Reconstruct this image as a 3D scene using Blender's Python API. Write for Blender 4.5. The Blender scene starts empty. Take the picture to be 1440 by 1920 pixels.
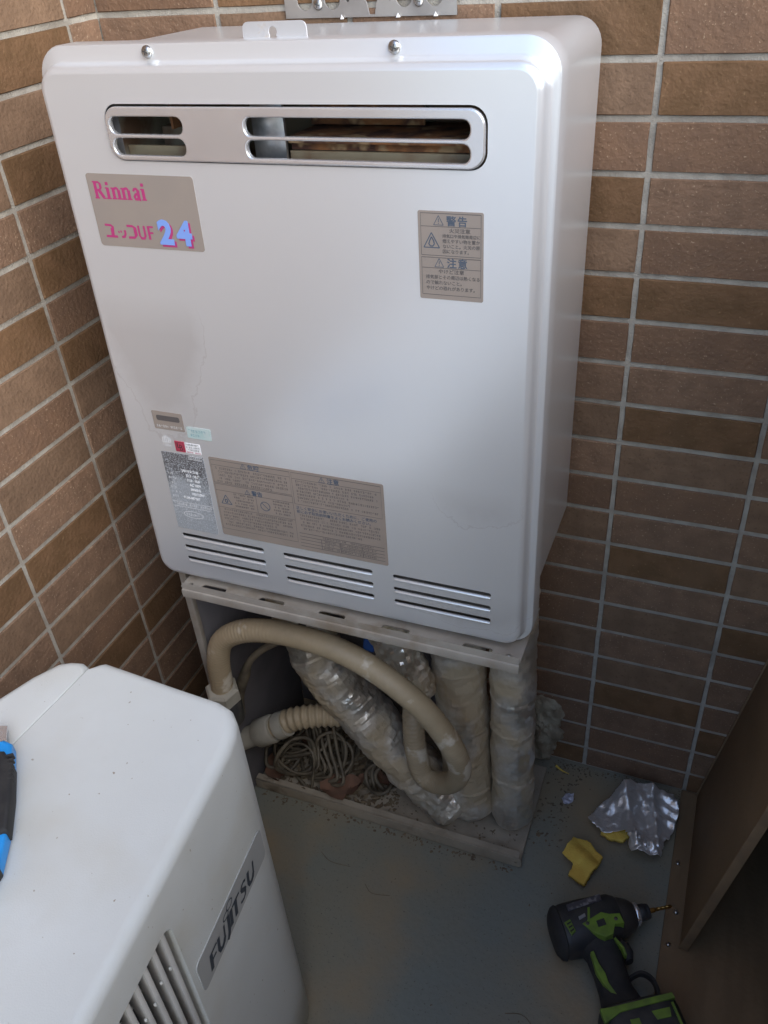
import bpy, bmesh, math, random
from mathutils import Vector, Matrix, noise

R = math.radians
random.seed(7)
scene = bpy.context.scene
col = scene.collection

# ------------------------------------------------------------------ camera
CAM_POS = Vector((0.0929, -0.8840, 1.1250))
yaw, pitch, roll = -0.4260, 0.62276, -0.08375
fwd = Vector((math.sin(yaw)*math.cos(pitch), math.cos(yaw)*math.cos(pitch), -math.sin(pitch)))
rgt0 = Vector((math.cos(yaw), -math.sin(yaw), 0)); up0 = rgt0.cross(fwd)
rgt = math.cos(roll)*rgt0 + math.sin(roll)*up0
upv = -math.sin(roll)*rgt0 + math.cos(roll)*up0
cd = bpy.data.cameras.new('camera'); cam = bpy.data.objects.new('camera', cd); col.objects.link(cam)
cd.sensor_fit = 'VERTICAL'; cd.sensor_height = 24.0; cd.lens = 24.0*1598.0/1920.0
cd.clip_start = 0.02; cd.clip_end = 200
m3 = Matrix((rgt, upv, -fwd)).transposed()
cam.matrix_world = Matrix.Translation(CAM_POS) @ m3.to_4x4()
scene.camera = cam

# ------------------------------------------------------------------ light
SUN_EL, SUN_AZ = R(34), R(121)        # azimuth: clockwise from +Y
world = bpy.data.worlds.new('World'); scene.world = world; world.use_nodes = True
wn, wl = world.node_tree.nodes, world.node_tree.links
bg = wn['Background']; sky = wn.new('ShaderNodeTexSky'); sky.sky_type = 'NISHITA'; sky.sun_disc = False
sky.sun_elevation = SUN_EL; sky.sun_rotation = SUN_AZ; sky.air_density = 1.0; sky.dust_density = 1.0; sky.ozone_density = 1.0
wl.new(sky.outputs[0], bg.inputs[0]); bg.inputs[1].default_value = 0.15
sd = bpy.data.lights.new('sun', 'SUN'); sd.energy = 1.15; sd.angle = R(60); sd.color = (1.0, 0.985, 0.97)
sun = bpy.data.objects.new('sun', sd); col.objects.link(sun)
sdir = Vector((math.sin(SUN_AZ)*math.cos(SUN_EL), math.cos(SUN_AZ)*math.cos(SUN_EL), math.sin(SUN_EL)))
sun.rotation_euler = sdir.to_track_quat('Z', 'Y').to_euler(); sun.location = sdir*5
vs = scene.view_settings
vs.view_transform = 'Standard'; vs.look = 'None'; vs.gamma = 1.0; vs.use_curve_mapping = False
vs.exposure = 1.25
scene.cycles.max_bounces = 8; scene.cycles.diffuse_bounces = 5
scene.cycles.use_denoising = True
scene.cycles.sample_clamp_indirect = 5.0

# ------------------------------------------------------------------ helpers
def tag(o, label=None, cat=None, group=None, kind=None):
    if label: o['label'] = label
    if cat: o['category'] = cat
    if group: o['group'] = group
    if kind: o['kind'] = kind
    return o
def empty(name, loc=(0,0,0), rot=(0,0,0)):
    o = bpy.data.objects.new(name, None); col.objects.link(o)
    o.location = loc; o.rotation_euler = rot; o.empty_display_size = 0.05
    return o
def obj(name, me, mat=None, parent=None, loc=(0,0,0), rot=(0,0,0)):
    o = bpy.data.objects.new(name, me); col.objects.link(o)
    if mat is not None and not me.materials: me.materials.append(mat)
    o.parent = parent; o.location = loc; o.rotation_euler = rot
    return o
def mesh(name, verts, faces, smooth=False, angle=None):
    me = bpy.data.meshes.new(name); me.from_pydata([tuple(v) for v in verts], [], faces); me.validate(); me.update()
    return shade(me, smooth, angle)
def shade(me, smooth=False, angle=None):
    if smooth or angle is not None:
        me.shade_smooth()
        if angle is not None: me.set_sharp_from_angle(angle=R(angle))
    return me
def bm_mesh(name, bm, smooth=False, angle=None):
    bmesh.ops.recalc_face_normals(bm, faces=bm.faces)
    me = bpy.data.meshes.new(name); bm.to_mesh(me); bm.free(); me.update()
    return shade(me, smooth, angle)
def add_box(bm, lo, hi, bev=0.0, seg=2):
    r = bmesh.ops.create_cube(bm, size=1.0)
    lo = Vector(lo); hi = Vector(hi)
    for v in r['verts']:
        v.co = Vector(((lo[i]+hi[i])/2 + v.co[i]*(hi[i]-lo[i])) for i in range(3))
    if bev:
        es = list({e for v in r['verts'] for e in v.link_edges})
        bmesh.ops.bevel(bm, geom=es, offset=bev, segments=seg, profile=0.5, affect='EDGES')
def box(name, lo, hi, bev=0.0, seg=2):
    bm = bmesh.new(); add_box(bm, lo, hi, bev, seg); return bm_mesh(name, bm, angle=35 if bev else None)
def rrect(x0, x1, z0, z1, r, n=6):
    pts = []
    for cx, cz, a in ((x1-r, z1-r, 0), (x0+r, z1-r, 90), (x0+r, z0+r, 180), (x1-r, z0+r, 270)):
        for i in range(n+1):
            t = R(a+90*i/n); pts.append((cx+r*math.cos(t), cz+r*math.sin(t)))
    return pts
def curve_mesh(name, loops, thick, bevel=0.0, bres=2):
    """flat plate with holes from 2D outlines (x, z); lies in XZ, centred on y=0"""
    cu = bpy.data.curves.new('tmp', 'CURVE'); cu.dimensions = '2D'; cu.fill_mode = 'BOTH'
    cu.extrude = max(thick/2-bevel, 0.00001); cu.bevel_depth = bevel; cu.bevel_resolution = bres
    if bevel: cu.offset = -bevel
    for lp in loops:
        s = cu.splines.new('POLY'); s.points.add(len(lp)-1); s.use_cyclic_u = True
        for p, q in zip(s.points, lp): p.co = (q[0], q[1], 0, 1)
    return cv2me(name, cu)
def cv2me(name, cu):
    o = bpy.data.objects.new('tmp', cu); col.objects.link(o)
    dg = bpy.context.evaluated_depsgraph_get()
    me = bpy.data.meshes.new_from_object(o.evaluated_get(dg)); me.name = name
    bpy.data.objects.remove(o); bpy.data.curves.remove(cu)
    me.materials.clear()
    me.transform(Matrix.Rotation(R(90), 4, 'X')); me.update()
    return me
def text_mesh(items, depth=0.0001):
    """items: (string, x, z, size, bold, xscale, align, shear); one mesh in the XZ plane facing -Y"""
    bm = bmesh.new()
    for body, x, z, size, bold, xs, al, sh in items:
        cu = bpy.data.curves.new('tmp', 'FONT'); cu.body = body; cu.size = size; cu.align_x = al
        cu.offset = bold; cu.resolution_u = 3; cu.extrude = depth; cu.shear = sh
        me = cv2me('tmp', cu)
        me.transform(Matrix.Translation((x, 0, z)) @ Matrix.Diagonal((xs, 1, 1, 1)))
        bm.from_mesh(me); bpy.data.meshes.remove(me)
    me = bpy.data.meshes.new('lettering'); bm.to_mesh(me); bm.free(); return me
def ribbons(strokes, y=0.0):
    """strokes: (points (x,z), width) as thin raised ribbons in XZ facing -Y"""
    V, F = [], []
    for k, (pts, w) in enumerate(strokes):
        pts = [Vector((p[0], p[1])) for p in pts]
        if len(pts) < 2: continue
        L = []
        for i, p in enumerate(pts):
            a = pts[max(i-1, 0)]; b = pts[min(i+1, len(pts)-1)]
            t = (b-a).normalized(); n = Vector((-t.y, t.x)); sc = 1.0
            if 0 < i < len(pts)-1:
                t1 = (p-a).normalized(); sc = 1.0/max(0.6, abs(t1.dot(t)))
            L.append((p+n*w/2*sc, p-n*w/2*sc))
        b0 = len(V); yy = y-0.00002*(k % 5)
        for a, b in L: V += [(a.x, yy, a.y), (b.x, yy, b.y)]
        for i in range(len(L)-1): F.append((b0+2*i, b0+2*i+1, b0+2*i+3, b0+2*i+2))
    return mesh('ribbon', V, F)
def join_meshes(name, mes):
    bm = bmesh.new()
    for m in mes: bm.from_mesh(m)
    me = bpy.data.meshes.new(name); bm.to_mesh(me); bm.free(); return me
def catmull(pts, n=8):
    P = [Vector(p) for p in pts]; P = [P[0]*2-P[1]] + P + [P[-1]*2-P[-2]]; out = []
    for i in range(1, len(P)-2):
        a, b, c, d = P[i-1:i+3]
        for k in range(n):
            t = k/n
            out.append(0.5*((2*b)+(c-a)*t+(2*a-5*b+4*c-d)*t*t+(3*b-a-3*c+d)*t**3))
    out.append(P[-2]); return out
def resample(path, step):
    out = [path[0].copy()]; acc = 0.0
    for a, b in zip(path, path[1:]):
        L = (b-a).length
        if L < 1e-9: continue
        t = step-acc
        while t <= L: out.append(a+(b-a)*(t/L)); t += step
        acc = (acc+L) % step if L+acc >= step else acc+L
    return out
def sweep(bm, path, rad, seg=12, caps=True, nz=None):
    """rad: number or f(i, s, angle)"""
    path = [Vector(p) for p in path]; rings = []; s = 0.0
    t = (path[1]-path[0]).normalized(); ref = Vector((0, 0, 1)) if abs(t.z) < 0.9 else Vector((1, 0, 0))
    n = t.cross(ref).normalized()
    for i, p in enumerate(path):
        a = path[max(i-1, 0)]; b = path[min(i+1, len(path)-1)]
        t = (b-a).normalized(); n = (n-t*n.dot(t)).normalized(); bb = t.cross(n)
        if i: s += (p-path[i-1]).length
        ring = []
        for k in range(seg):
            an = 2*math.pi*k/seg
            r = rad(i, s, an) if callable(rad) else rad
            ring.append(bm.verts.new(p+(n*math.cos(an)+bb*math.sin(an))*r))
        rings.append(ring)
    for r0, r1 in zip(rings, rings[1:]):
        for k in range(seg): bm.faces.new((r0[k], r0[(k+1) % seg], r1[(k+1) % seg], r1[k]))
    if caps: bm.faces.new(rings[0][::-1]); bm.faces.new(rings[-1])
def tube(name, path, rad, seg=12, smooth=True, angle=60):
    bm = bmesh.new(); sweep(bm, path, rad, seg); return bm_mesh(name, bm, smooth, angle)
def loft(name, loops, cap=(True, True), angle=35):
    V, F = [], []; n = len(loops[0])
    for lp in loops: V += list(lp)
    for i in range(len(loops)-1):
        for k in range(n):
            F.append((i*n+k, i*n+(k+1) % n, (i+1)*n+(k+1) % n, (i+1)*n+k))
    if cap[0]: F.append(tuple(range(n))[::-1])
    if cap[1]: F.append(tuple((len(loops)-1)*n+k for k in range(n)))
    bm = bmesh.new(); vs_ = [bm.verts.new(v) for v in V]
    for f in F: bm.faces.new([vs_[i] for i in f])
    return bm_mesh(name, bm, True, angle)
def lathe(name, prof, seg=20, axis='Z', angle=40):
    loops = []
    for r, h in prof:
        lp = []
        for k in range(seg):
            a = 2*math.pi*k/seg; x, y = r*math.cos(a), r*math.sin(a)
            lp.append({'Z': (x, y, h), 'X': (h, x, y), 'Y': (x, h, y)}[axis])
        loops.append(lp)
    return loft(name, loops, angle=angle)

# ------------------------------------------------------------------ materials
def mat(name, c1, c2=None, scale=40, rough=0.6, metal=0.0, bump=0.0, bscale=200, thresh=(0.4, 0.6),
        speck=None, dirt=None, rvar=0.0, objrand=0.0, spec=0.5, stretch=None, coat=0.0):
    m = bpy.data.materials.new(name); m.use_nodes = True
    N, L = m.node_tree.nodes, m.node_tree.links; b = N['Principled BSDF']
    b.inputs['Roughness'].default_value = rough; b.inputs['Metallic'].default_value = metal
    b.inputs['Specular IOR Level'].default_value = spec
    b.inputs['Coat Weight'].default_value = coat
    pos = N.new('ShaderNodeNewGeometry').outputs['Position']
    def noi(sc, det=4, st=None):
        n = N.new('ShaderNodeTexNoise'); n.inputs['Scale'].default_value = sc; n.inputs['Detail'].default_value = det
        if st:
            mp = N.new('ShaderNodeMapping'); mp.inputs['Scale'].default_value = st
            L.new(pos, mp.inputs['Vector']); L.new(mp.outputs[0], n.inputs['Vector'])
        else: L.new(pos, n.inputs['Vector'])
        return n.outputs['Fac']
    def ramp(src, a, bb):
        r = N.new('ShaderNodeMapRange'); r.inputs['From Min'].default_value = a; r.inputs['From Max'].default_value = bb
        L.new(src, r.inputs['Value']); return r.outputs[0]
    def mix(f, a, bb):
        x = N.new('ShaderNodeMix'); x.data_type = 'RGBA'
        if isinstance(f, float): x.inputs[0].default_value = f
        else: L.new(f, x.inputs[0])
        for i, c in ((6, a), (7, bb)):
            if isinstance(c, tuple): x.inputs[i].default_value = (*c, 1)
            else: L.new(c, x.inputs[i])
        return x.outputs[2]
    colr = c1
    if c2: colr = mix(ramp(noi(scale, 5, stretch), *thresh), c1, c2)
    if speck:
        sc_, lo, hi, cc = speck
        v = noi(sc_, 2); colr = mix(ramp(v, lo, hi), colr, cc)
    if dirt:
        sc_, lo, hi, cc = dirt
        f = ramp(noi(sc_, 7), lo, hi); colr = mix(f, colr, cc)
        if metal > 0:
            mm = N.new('ShaderNodeMath'); mm.operation = 'MULTIPLY_ADD'; mm.inputs[1].default_value = -metal; mm.inputs[2].default_value = metal
            L.new(f, mm.inputs[0]); L.new(mm.outputs[0], b.inputs['Metallic'])
            mr = N.new('ShaderNodeMapRange'); mr.inputs['To Min'].default_value = rough; mr.inputs['To Max'].default_value = 0.8
            L.new(f, mr.inputs['Value']); L.new(mr.outputs[0], b.inputs['Roughness'])
    if objrand:
        oi = N.new('ShaderNodeObjectInfo'); mr = N.new('ShaderNodeMapRange')
        mr.inputs['To Min'].default_value = 1-objrand; mr.inputs['To Max'].default_value = 1+objrand
        L.new(oi.outputs['Random'], mr.inputs['Value'])
        h = N.new('ShaderNodeHueSaturation'); L.new(mr.outputs[0], h.inputs['Value'])
        if isinstance(colr, tuple): h.inputs['Color'].default_value = (*colr, 1)
        else: L.new(colr, h.inputs['Color'])
        colr = h.outputs[0]
    if isinstance(colr, tuple): b.inputs['Base Color'].default_value = (*colr, 1)
    else: L.new(colr, b.inputs['Base Color'])
    if rvar:
        mr = N.new('ShaderNodeMapRange'); mr.inputs['To Min'].default_value = max(0.03, rough-rvar); mr.inputs['To Max'].default_value = rough+rvar
        L.new(noi(scale*1.7, 5, stretch), mr.inputs['Value']); L.new(mr.outputs[0], b.inputs['Roughness'])
    if bump:
        bp = N.new('ShaderNodeBump'); bp.inputs['Strength'].default_value = 1.0; bp.inputs['Distance'].default_value = bump
        L.new(noi(bscale, 5), bp.inputs['Height']); L.new(bp.outputs[0], b.inputs['Normal'])
    return m

TK = dict(rough=0.75, bump=0.0014, bscale=210, objrand=0.09, spec=0.3, dirt=(5.5, 0.56, 0.85, (0.175, 0.112, 0.068)))
TILE = [mat('tile_mauve', (0.240, 0.147, 0.093), (0.197, 0.121, 0.077), 45, speck=(380, 0.62, 0.72, (0.394, 0.281, 0.186)), **TK),
        mat('tile_tan', (0.221, 0.140, 0.087), (0.184, 0.116, 0.072), 40, speck=(300, 0.60, 0.74, (0.132, 0.082, 0.049)), **TK),
        mat('tile_ochre', (0.184, 0.103, 0.052), (0.146, 0.082, 0.039), 35, speck=(300, 0.64, 0.78, (0.262, 0.162, 0.083)), **TK),
        mat('tile_rose', (0.207, 0.122, 0.074), (0.179, 0.107, 0.067), 30, speck=(420, 0.63, 0.73, (0.376, 0.264, 0.172)), **TK)]
GROUT = mat('grout', (0.45, 0.42, 0.36), (0.36, 0.33, 0.28), 60, rough=0.9, bump=0.0012, bscale=500, dirt=(9, 0.52, 0.75, (0.22, 0.195, 0.16)))
STEEL_BODY = mat('steel_body', (0.785, 0.80, 0.81), (0.76, 0.777, 0.79), 5, rough=0.28, metal=0.56, thresh=(0.3, 0.7))
CHROME = mat('chrome', (0.78, 0.78, 0.79), (0.74, 0.74, 0.75), 25, rough=0.24, metal=0.75, rvar=0.03)
GALV = mat('galvanised', (0.5, 0.51, 0.52), (0.36, 0.38, 0.4), 90, rough=0.38, metal=0.9, rvar=0.1)
SHADEIN = mat('inner_panel', (0.17, 0.165, 0.175), (0.12, 0.12, 0.12), 30, rough=0.7)  # panel coloured dark to stand in for shade behind the cover slots
RUST = mat('rust', (0.26, 0.115, 0.045), (0.07, 0.03, 0.02), 45, rough=0.85, bump=0.001, bscale=250, speck=(60, 0.58, 0.68, (0.33, 0.22, 0.12)))
DUCT = mat('duct', (0.22, 0.205, 0.16), (0.10, 0.058, 0.035), 26, rough=0.65, metal=0.3, thresh=(0.42, 0.58))
TANM = mat('tan_sheet', (0.24, 0.205, 0.135), (0.15, 0.08, 0.04), 30, rough=0.6, thresh=(0.5, 0.7))
LABEL = mat('label_taupe', (0.335, 0.285, 0.245), (0.32, 0.275, 0.24), 20, rough=0.45, metal=0.2)
LABEL2 = mat('label_taupe_worn', (0.315, 0.262, 0.222), (0.29, 0.245, 0.21), 25, rough=0.5, metal=0.15)
MAGENTA = mat('magenta_print', (0.42, 0.035, 0.16), rough=0.5)
SKYBLUE = mat('blue_print', (0.20, 0.33, 0.72), rough=0.5)
INK = mat('grey_blue_ink', (0.075, 0.10, 0.14), rough=0.5)
INKF = mat('faded_ink', (0.10, 0.09, 0.088), rough=0.5)
INKD = mat('dark_ink', (0.03, 0.03, 0.032), rough=0.5)
WHITE = mat('white_print', (0.78, 0.78, 0.78), rough=0.5)
REDST = mat('red_print', (0.45, 0.05, 0.09), rough=0.5)
TEAL = mat('pale_teal_sticker', (0.42, 0.55, 0.53), (0.5, 0.58, 0.56), 120, rough=0.3)
FOILPLATE = mat('worn_silver_plate', (0.40, 0.43, 0.46), (0.13, 0.125, 0.13), 13, rough=0.42, metal=0.35, thresh=(0.47, 0.58), speck=(700, 0.46, 0.72, (0.62, 0.66, 0.70)), rvar=0.0)
BEIGE = mat('beige_paint', (0.35, 0.32, 0.275), (0.29, 0.26, 0.22), 25, rough=0.55, dirt=(26, 0.50, 0.70, (0.22, 0.175, 0.125)))
BASEDIRT = mat('dusty_steel', (0.37, 0.315, 0.235), (0.29, 0.245, 0.18), 22, rough=0.8, bump=0.0008, bscale=300, dirt=(24, 0.56, 0.70, (0.17, 0.13, 0.085)))
SIDEP = mat('side_plate', (0.20, 0.19, 0.20), (0.16, 0.155, 0.165), 15, rough=0.6)
FOIL = mat('pipe_foil', (0.84, 0.81, 0.74), (0.68, 0.635, 0.54), 24, rough=0.31, metal=0.85, bump=0.0024, bscale=85, dirt=(12, 0.43, 0.60, (0.44, 0.355, 0.235)))
FOILN = mat('new_foil', (0.92, 0.90, 0.87), (0.86, 0.84, 0.81), 60, rough=0.3, metal=0.7, bump=0.0016, bscale=130)
HOSE = mat('hose_beige', (0.43, 0.345, 0.225), (0.36, 0.285, 0.18), 14, rough=0.5, dirt=(24, 0.60, 0.66, (0.60, 0.54, 0.43)))
PVC = mat('conduit_beige', (0.47, 0.445, 0.37), (0.40, 0.37, 0.30), 30, rough=0.5)
DARKMETAL = mat('dark_metal', (0.10, 0.10, 0.10), (0.17, 0.165, 0.15), 60, rough=0.5, metal=0.6)
CABLE = mat('cable_grey', (0.175, 0.145, 0.10), (0.085, 0.07, 0.048), 40, rough=0.6)
BLUEP = mat('blue_plastic', (0.02, 0.10, 0.38), rough=0.4)
FLOORM = mat('floor_paint', (0.205, 0.218, 0.185), (0.25, 0.222, 0.155), 5, rough=0.5, thresh=(0.35, 0.65), bump=0.0007, bscale=120,
             speck=(330, 0.62, 0.74, (0.12, 0.11, 0.085)), dirt=(6, 0.47, 0.66, (0.31, 0.235, 0.14)), rvar=0.0)
ACW = mat('ac_white', (0.70, 0.725, 0.70), (0.66, 0.68, 0.65), 6, rough=0.45, bump=0.00015, bscale=900, dirt=(7, 0.52, 0.85, (0.58, 0.56, 0.48)), speck=(170, 0.735, 0.765, (0.36, 0.32, 0.25)), rvar=0.0)
ACSLAT = mat('ac_slat', (0.52, 0.51, 0.48), (0.47, 0.46, 0.43), 30, rough=0.5)
ACDARK = mat('ac_core', (0.05, 0.055, 0.07), rough=0.6)
BADGE = mat('badge_grey', (0.42, 0.425, 0.41), (0.40, 0.405, 0.39), 30, rough=0.45)
BADGEINK = mat('badge_ink', (0.055, 0.065, 0.08), rough=0.45)
BOARD = mat('board_brown', (0.205, 0.135, 0.072), (0.175, 0.115, 0.06), 1.0, rough=0.7, stretch=(40, 9, 12), bump=0.0005, bscale=150)
BOARDE = mat('board_edge', (0.25, 0.17, 0.095), (0.21, 0.14, 0.08), 40, rough=0.75)
PARAPET = mat('parapet_render', (0.48, 0.37, 0.25), (0.42, 0.32, 0.215), 12, rough=0.85, bump=0.002, bscale=90)
MORTAR = mat('mortar', (0.44, 0.40, 0.30), (0.26, 0.215, 0.15), 45, rough=0.95, bump=0.003, bscale=130)
FOAM = mat('yellow_foam', (0.80, 0.58, 0.11), (0.72, 0.46, 0.08), 35, rough=0.9, bump=0.001, bscale=400)
BLACK = mat('black_plastic', (0.022, 0.023, 0.026), (0.045, 0.043, 0.04), 45, rough=0.5, bump=0.0001, bscale=900)
RUBBER = mat('black_rubber', (0.02, 0.02, 0.021), (0.032, 0.031, 0.03), 60, rough=0.75)
LIME = mat('lime_plastic', (0.175, 0.29, 0.035), (0.125, 0.20, 0.035), 60, rough=0.5)
NOSE = mat('gearcase', (0.11, 0.105, 0.10), rough=0.45, metal=0.7)
GOLD = mat('bit_gold', (0.42, 0.26, 0.08), rough=0.3, metal=1.0)
BLUEK = mat('knife_blue', (0.015, 0.30, 0.78), rough=0.4)
LEAF = mat('dead_leaf', (0.20, 0.105, 0.065), (0.15, 0.085, 0.055), 60, rough=0.85)
DEBRIS = mat('debris', (0.13, 0.095, 0.06), (0.20, 0.15, 0.09), 90, rough=0.95)
SCREW = mat('screw_steel', (0.55, 0.54, 0.52), (0.38, 0.37, 0.35), 200, rough=0.3, metal=1.0)
TAB = mat('tab_steel', (0.60, 0.60, 0.61), rough=0.4, metal=0.5, dirt=(70, 0.60, 0.78, (0.42, 0.30, 0.18)))

# stainless front with its water marks (object space of the cover)
def cover_material():
    m = mat('steel_front', (0.785, 0.80, 0.81), (0.765, 0.78, 0.792), 4, rough=0.28, metal=0.56, thresh=(0.3, 0.7))
    N, L = m.node_tree.nodes, m.node_tree.links; b = N['Principled BSDF']
    src = b.inputs['Base Color'].links[0].from_socket
    tc = N.new('ShaderNodeTexCoord').outputs['Object']
    nz = N.new('ShaderNodeTexNoise'); nz.inputs['Scale'].default_value = 15; nz.inputs['Detail'].default_value = 6; nz.inputs['Roughness'].default_value = 0.62
    L.new(tc, nz.inputs['Vector'])
    sep = N.new('ShaderNodeSeparateXYZ'); L.new(tc, sep.inputs[0])
    def M(op, a, b_=None, c=None):
        n = N.new('ShaderNodeMath'); n.operation = op
        for i, v in enumerate((a, b_, c)):
            if v is None: continue
            if isinstance(v, (int, float)): n.inputs[i].default_value = v
            else: L.new(v, n.inputs[i])
        return n.outputs[0]
    def blob(cx, cz, rx, rz, amp, zmax):
        dx = M('MULTIPLY', M('SUBTRACT', sep.outputs[0], cx), 1/rx); dz = M('MULTIPLY', M('SUBTRACT', sep.outputs[2], cz), 1/rz)
        d = M('SQRT', M('ADD', M('MULTIPLY', dx, dx), M('MULTIPLY', dz, dz)))
        d = M('ADD', d, M('MULTIPLY', M('SUBTRACT', nz.outputs['Fac'], 0.5), amp))
        ring = M('MAXIMUM', M('SUBTRACT', 1.0, M('MULTIPLY', M('ABSOLUTE', M('SUBTRACT', d, 1.0)), 60.0)), 0.0)
        fade = M('MINIMUM', M('MAXIMUM', M('MULTIPLY', M('SUBTRACT', zmax, sep.outputs[2]), 25.0), 0.0), 1.0)
        ins = M('MINIMUM', M('MAXIMUM', M('MULTIPLY', M('SUBTRACT', 1.0, d), 3.5), 0.0), 1.0)
        return M('ADD', M('MULTIPLY', ring, M('MULTIPLY', fade, 0.2)), M('MULTIPLY', ins, M('MULTIPLY', fade, 0.2)))
    f = M('MINIMUM', M('ADD', M('ADD', blob(-0.155, 0.305, 0.060, 0.125, 0.75, 0.33), blob(0.175, 0.20, 0.055, 0.075, 0.9, 0.17)),
                       blob(0.17, 0.035, 0.07, 0.04, 0.9, 0.05)), 0.8)
    x = N.new('ShaderNodeMix'); x.data_type = 'RGBA'; L.new(f, x.inputs[0]); L.new(src, x.inputs[6]); x.inputs[7].default_value = (0.33, 0.28, 0.25, 1)
    L.new(x.outputs[2], b.inputs['Base Color'])
    return m
FRONT = cover_material()

# ------------------------------------------------------------------ setting
FRONT_H, SIDE_H, PFY0 = 0.45, 1.08, -1.4495
XL, XR = -0.603, 0.30        # left tiled wall, right parapet
fl = obj('floor', mesh('floor', [(XL-0.2, -1.6, 0), (1.2, -1.6, 0), (1.2, 0.2, 0), (XL-0.2, 0.2, 0)], [(0, 1, 2, 3)]), FLOORM)
tag(fl, kind='structure')
gd = obj('ground', mesh('ground', [(-150, -150, -6), (150, -150, -6), (150, 150, -6), (-150, 150, -6)], [(0, 1, 2, 3)]), mat('pale_ground', (0.52, 0.52, 0.50), (0.44, 0.44, 0.43), 0.2, rough=0.9))  # unseen pale sheet added to brighten what the heater front reflects
tag(gd, kind='structure')
par = obj('parapet', box('parapet', (XR, PFY0, 0.004), (XR+0.14, -0.002, SIDE_H), 0.006), PARAPET)
tag(par, 'low rendered brown parapet closing the right side behind the leaning board', 'parapet')

PFY = -1.45                    # unseen front wall, added behind the viewer to shape the light
pt = obj('front_parapet', box('front_parapet', (XL, PFY-0.14, 0.004), (XR+0.14, PFY, FRONT_H), 0.006), PARAPET)
tag(pt, 'low brown rendered parapet behind the viewer', 'parapet')
TW, TH, JT = 0.15, 0.05, 0.0058
def tile_mesh(w, h, seed, m):
    rnd = random.Random(seed); nx, nz, e = 4, 3, 0.0009
    xs = [0, e]+[w*i/nx for i in range(1, nx)]+[w-e, w]; zs = [0, e]+[h*i/nz for i in range(1, nz)]+[h-e, h]
    # front grid in XZ, face towards -Y; rim dropped back
    V, F = [], []
    for j, z in enumerate(zs):
        for i, x in enumerate(xs):
            rim = i in (0, len(xs)-1) or j in (0, len(zs)-1)
            y = -0.0006 if rim else -0.0026+rnd.uniform(-0.00022, 0.00022)
            V.append((x+(rnd.uniform(-0.0004, 0.0004) if rim else 0), y, z+(rnd.uniform(-0.0004, 0.0004) if rim else 0)))
    n = len(xs)
    for j in range(len(zs)-1):
        for i in range(n-1): F.append((j*n+i, j*n+i+1, (j+1)*n+i+1, (j+1)*n+i))
    me = mesh('tile', V, F, True, 28); me.materials.append(m); return me
tile_cache = {}
def get_tile(w, h, kind, var):
    k = (round(w, 4), round(h, 4), kind, var)
    if k not in tile_cache: tile_cache[k] = tile_mesh(w, h, hash(k) & 0xffff, TILE[kind])
    return tile_cache[k]
def build_wall(root, cols, to_world, rotz, seen, seed):
    """cols: list of (a0, a1) along the wall; seen(a0,a1,z0,z1) -> individually built"""
    rnd = random.Random(seed); extra = []
    z_rows = [0.992-0.05*k for k in range(-33, 20)]
    last = [0]*len(cols)
    for zb in sorted(z_rows):
        z0 = max(zb-0.05, 0.0)+JT/2 if zb-0.05 > 0 else 0.004
        z1 = zb-JT/2
        if z1 > 2.6: continue
        for ci, (a0, a1) in enumerate(cols):
            w = a1-a0-JT
            if w < 0.006: continue
            kind = rnd.choices((0, 1, 2, 3), (30, 24, 24, 22))[0]
            if kind == last[ci]: kind = rnd.choices((0, 1, 2, 3), (30, 24, 24, 22))[0]
            last[ci] = kind
            me = get_tile(w, z1-z0, kind, rnd.randint(0, 3)); p = to_world(a0+JT/2, z0)
            if seen(a0, a1, z0, z1):
                o = obj('tile', me, None, root); o.location = p; o.rotation_euler = (0, 0, rotz)
            else: extra.append((me, Matrix.Translation(p) @ Matrix.Rotation(rotz, 4, 'Z'), kind))
    if extra:
        V, F, MI = [], [], []
        for me, mx, k in extra:
            b = len(V); V += [mx @ v.co for v in me.vertices]
            for q in me.polygons: F.append(tuple(b+i for i in q.vertices)); MI.append(k)
        me = mesh('tiling', V, F, True, 28)
        for t in TILE: me.materials.append(t)
        for q, k in zip(me.polygons, MI): q.material_index = k
        o = obj('tiling', me, None, root); o['kind'] = 'stuff'
bw = obj('back_wall', mesh('back_wall', [(XL, 0, -0.0), (0.45, 0, 0), (0.45, 0, 2.6), (XL, 0, 2.6), (XL, 0.12, 0), (0.45, 0.12, 0), (0.45, 0.12, 2.6), (XL, 0.12, 2.6)],
     [(0, 1, 2, 3), (5, 4, 7, 6), (3, 2, 6, 7), (1, 5, 6, 2)]), GROUT)
tag(bw, 'end wall of brown and mauve tiles behind the silver water heater', 'wall')
cols = [(XL+0.002, -0.6)] if False else []
xs = [XL] + [-0.6+0.15*i for i in range(1, 8)]
cols = [(a, b) for a, b in zip(xs, xs[1:])]
build_wall(bw, cols, lambda a, z: Vector((a, 0, z)), 0.0, lambda a0, a1, z0, z1: z0 < 1.10 and a0 < 0.29, 3)
lw = obj('left_wall', mesh('left_wall', [(XL, -1.6, 0), (XL, 0, 0), (XL, 0, 2.6), (XL, -1.6, 2.6), (XL-0.12, -1.6, 0), (XL-0.12, 0, 0), (XL-0.12, 0, 2.6), (XL-0.12, -1.6, 2.6)],
     [(0, 1, 2, 3), (5, 4, 7, 6), (3, 2, 6, 7), (4, 0, 3, 7)]), GROUT)
tag(lw, 'side wall of brown and mauve tiles left of the heater', 'wall')
ys = [0.0] + [0.0532+0.15*i for i in range(0, 11)]
cols = [(a, b) for a, b in zip(ys, ys[1:])]
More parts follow.
